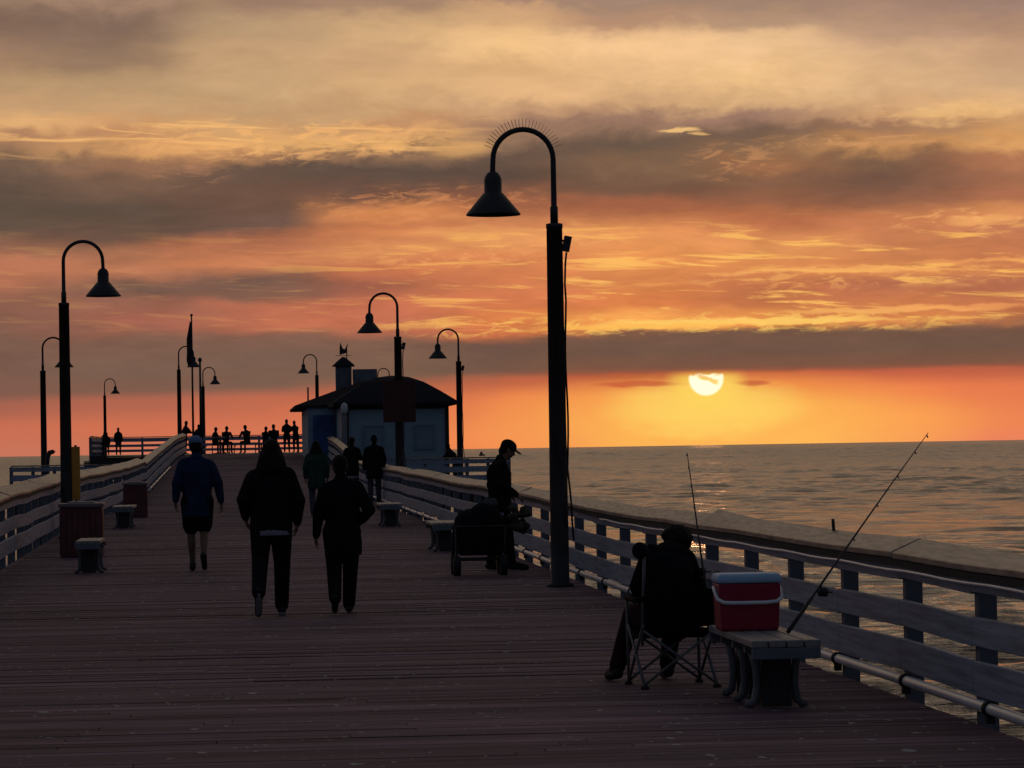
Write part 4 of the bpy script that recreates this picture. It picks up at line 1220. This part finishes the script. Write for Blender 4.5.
# ------------------------------------------------------------------ people at the far end
def far_person(x, Y, z, h, label, lean=0.0, sit=False, turn=0.0, arms=0):
    p = at(x, hor(x), Y)
    r = empty('person', (p.x, Y, z), label, 'person', 'people at the far end of the pier', math.radians(turn))
    b = MB()
    k = h / 1.75
    v = lambda a, c, d: Vector((a, c, d)) * k
    if sit:
        b.cap(v(0, 0, .55), v(0, lean * .5, .95), .15 * k, .17 * k); b.cap(v(0, lean * .5, .95), v(0, lean, 1.10), .15 * k, .07 * k); b.ell(v(0, lean * 1.2, 1.25), (.09 * k, .10 * k, .12 * k))
        for s in (-1, 1):
            b.cap(v(s * .09, 0, .52), v(s * .11, .42, .54), .09 * k, .06 * k); b.cap(v(s * .11, .42, .54), v(s * .11, .42, .05), .06 * k, .045 * k); b.cap(v(s * .11, .42, .05), v(s * .11, .58, .03), .045 * k, .035 * k)
            b.cap(v(s * .2, lean * .8, 1.02), v(s * .25, lean + .15, .78), .065 * k, .05 * k); b.cap(v(s * .25, lean + .15, .78), v(s * .16, lean + .38, .78), .05 * k, .035 * k)
    else:
        b.cap(v(0, 0, .92), v(0, lean * .4, 1.2), .15 * k, .165 * k); b.cap(v(0, lean * .4, 1.2), v(0, lean, 1.43), .17 * k, .08 * k); b.ell(v(0, lean * 1.25, 1.62), (.088 * k, .10 * k, .125 * k))
        b.cap(v(0, lean, 1.42), v(0, lean * 1.2, 1.56), .085 * k, .065 * k)
        for s in (-1, 1):
            b.cap(v(s * .09, 0, .9), v(s * .11, .02, .5), .11 * k, .075 * k); b.cap(v(s * .11, .02, .5), v(s * .12, -.02, .06), .07 * k, .05 * k); b.cap(v(s * .12, -.02, .06), v(s * .12, .16, .035), .045 * k, .035 * k)
            b.cap(v(0, lean * .95, 1.43), v(s * .165, lean * .9, 1.33), .085 * k, .075 * k)
            if arms == 1:
                b.cap(v(s * .165, lean * .9, 1.33), v(s * .215, lean + .18, 1.12), .085 * k, .065 * k); b.cap(v(s * .215, lean + .18, 1.12), v(s * .12, lean + .42, 1.1), .05 * k, .04 * k)
            else:
                b.cap(v(s * .165, lean * .9, 1.33), v(s * .235, lean * .6, 1.12), .08 * k, .06 * k); b.cap(v(s * .235, lean * .6, 1.12), v(s * .23, .06, .86), .05 * k, .04 * k)
    b.fuse('body', M['far'], r, .026, 6)
FZ = 1.62
far_person(184.5, 163, FZ, 1.62, 'far person standing with bent head just left of the flagpole', .10, turn=-60, arms=1)
far_person(199, 164, FZ, 1.45, 'far person standing right of the flagpole, against the thin pole', 0)
far_person(215, 170, FZ, 1.72, 'far seated person at the left end of the small table', .05, sit=True, turn=-80)
far_person(226, 170.9, FZ, 1.78, 'far seated person right of the small table', .10, sit=True, turn=-25)
far_person(247.5, 171.0, FZ, 1.84, 'far person sitting alone near the middle of the end railing', .16, sit=True, turn=30)
far_person(265.5, 171.0, FZ, 1.72, 'left one of the close pair sitting at the end railing', .06, sit=True, turn=-35)
far_person(274.5, 171.0, FZ, 1.86, 'right one of the close pair sitting at the end railing', .12, sit=True, turn=12)
far_person(287, 171, FZ, 1.70, 'tallest far person, standing at the end railing near the shed', .12, arms=1)
far_person(296, 170.5, FZ, 1.62, 'far person standing nearest the shed at the end railing', .14, turn=25, arms=1)
far_person(102, 172, FZ, 1.25, 'far person hunched over the railing below the leftmost far lamp', .20, turn=-50, arms=1)
far_person(107, 172.3, FZ, 1.18, 'small far person half hidden at the railing below the leftmost far lamp', .05)
far_person(118.5, 171.8, FZ, 1.42, 'far person alone at the left part of the end railing', .04)
far_person(455, 117.2, 0.45, 1.45, 'person hunched over the low right landing rail beside its lamp', .25, turn=70, arms=1)

# seats at the far end
for xa, ln, lb in ((245, 1.7, 'far bench under the person sitting alone by the end railing'), (270, 1.5, 'far bench under the close pair by the end railing'), (221, 1.5, 'far bench beside the small table at the end railing')):
    q = stand(xa, 170.75)
    o = make_bench((q.x - ln / 2, 170.75, FZ), ln, lb)
    o.rotation_euler.z = -PI / 2
# small table at the far end
def build_table():
    p = stand(218, 168.5)
    r = empty('high_table', p, 'small pedestal table among the people at the far end of the pier', 'table')
    MB().box((0, 0, .80), (.85, .7, .05)).build('table_top', M['bench'], r, bevel=.01)
    MB().lathe([(.28, 0), (.28, .03), (.05, .06), (.05, .77), (.12, .775)], n=12).build('pedestal', M['iron'], r)
build_table()

# ------------------------------------------------------------------ flagpole, thin pole, vent, plates, boat
def build_flag():
    p = stand(193.5, 166)
    r = empty('flagpole', p, 'flagpole with a furled drooping flag at the far end of the pier', 'flagpole')
    MB().tube([(0, 0, 0), (0, 0, 6.7)], [.06, .035], 8).build('pole', M['iron'], r)
    MB().ell((0, 0, 6.76), (.07, .07, .07)).build('finial', M['iron'], r)
    f = MB()
    secs = []
    for z, w, d in ((6.45, .03, .02), (6.15, .10, .07), (5.6, .20, .09), (5.0, .19, .09), (4.55, .21, .09), (4.3, .15, .07)):
        n = 12
        secs.append([Vector((-.04 - w / 2 + math.cos(2 * PI * k / n) * w / 2 + .02 * math.sin(k * 2.1 + z), math.sin(2 * PI * k / n) * d * (1 + .5 * math.sin(k * 2.6)), z)) for k in range(n)])
    f.prof(None, secs, True, True)
    o = f.build('flag', M['flag'], None)
    o.location = p
    tag(o, 'furled flag hanging limp from the flagpole', 'flag')
    p2 = stand(201.3, 165)
    r2 = empty('thin_pole', p2, 'thin dark pole with a ball top just right of the flagpole', 'pole')
    MB().tube([(0, 0, 0), (0, 0, 4.45)], [.07, .05], 8).build('shaft', M['iron'], r2)
    MB().ell((0, 0, 4.55), (.10, .10, .12)).build('ball_top', M['iron'], r2)
build_flag()
p = stand(47, 116.5, 0.42)
o = MB().tube([(0, 0, 0), (0, 0, 1.05), (.03, 0, 1.25), (.10, 0, 1.36), (.19, 0, 1.38), (.24, 0, 1.33)], [.08, .08, .085, .085, .08, .075], 12).build('vent_pipe', M['iron'])
o.location = p
tag(o, 'short bent vent pipe standing on the low left landing beside its lamp', 'vent pipe')
for x, y, w, lb in ((233, 515.5, .62, 'pale metal strip on the deck just left of the walker with pale shirt hem'), (222, 477, .40, 'thin metal strip on the ramp above the blue jacket'), (233, 458.5, .40, 'thin metal strip at the top of the ramp below the far people')):
    # find where that sight line meets the deck
    Y = 40.0
    while Y < 165 and at(x, y, Y).z > deck_z(Y): Y += .05
    q = at(x, y, Y)
    o = MB().box((0, 0, 0.018), (w, .10, .018)).build('deck_strip', M['steel'], bevel=.004)
    o.location = (q.x, Y, deck_z(Y))
    tag(o, lb, 'metal strip', 'metal strips laid on the deck')
def build_boat():
    q = at(482, 456.5, 3800)
    r = empty('fishing_boat', (q.x, 3800, -7), 'tiny dark boat far out on the sea behind the bowed person', 'boat')
    h = MB()
    secs = []
    for x, w, z0 in ((-3.4, 1.0, .3), (-2.5, 1.3, 0), (0, 1.4, -.1), (2.2, 1.0, 0), (3.6, .15, .8)):
        secs.append([(x, -w, 1.7 + .1 * abs(x)), (x, -w * .7, z0 - .5), (x, w * .7, z0 - .5), (x, w, 1.7 + .1 * abs(x))])
    h.prof(None, secs)
    h.build('hull', M['boat'], r)
    MB().box((-.6, 0, 3.2), (3.2, 1.9, 2.8), taper=.75).build('cabin', M['boat'], r)
    MB().tube([(-.6, 0, 4.5), (-.6, 0, 7.2)], .18, 6).build('mast', M['boat'], r)
build_boat()
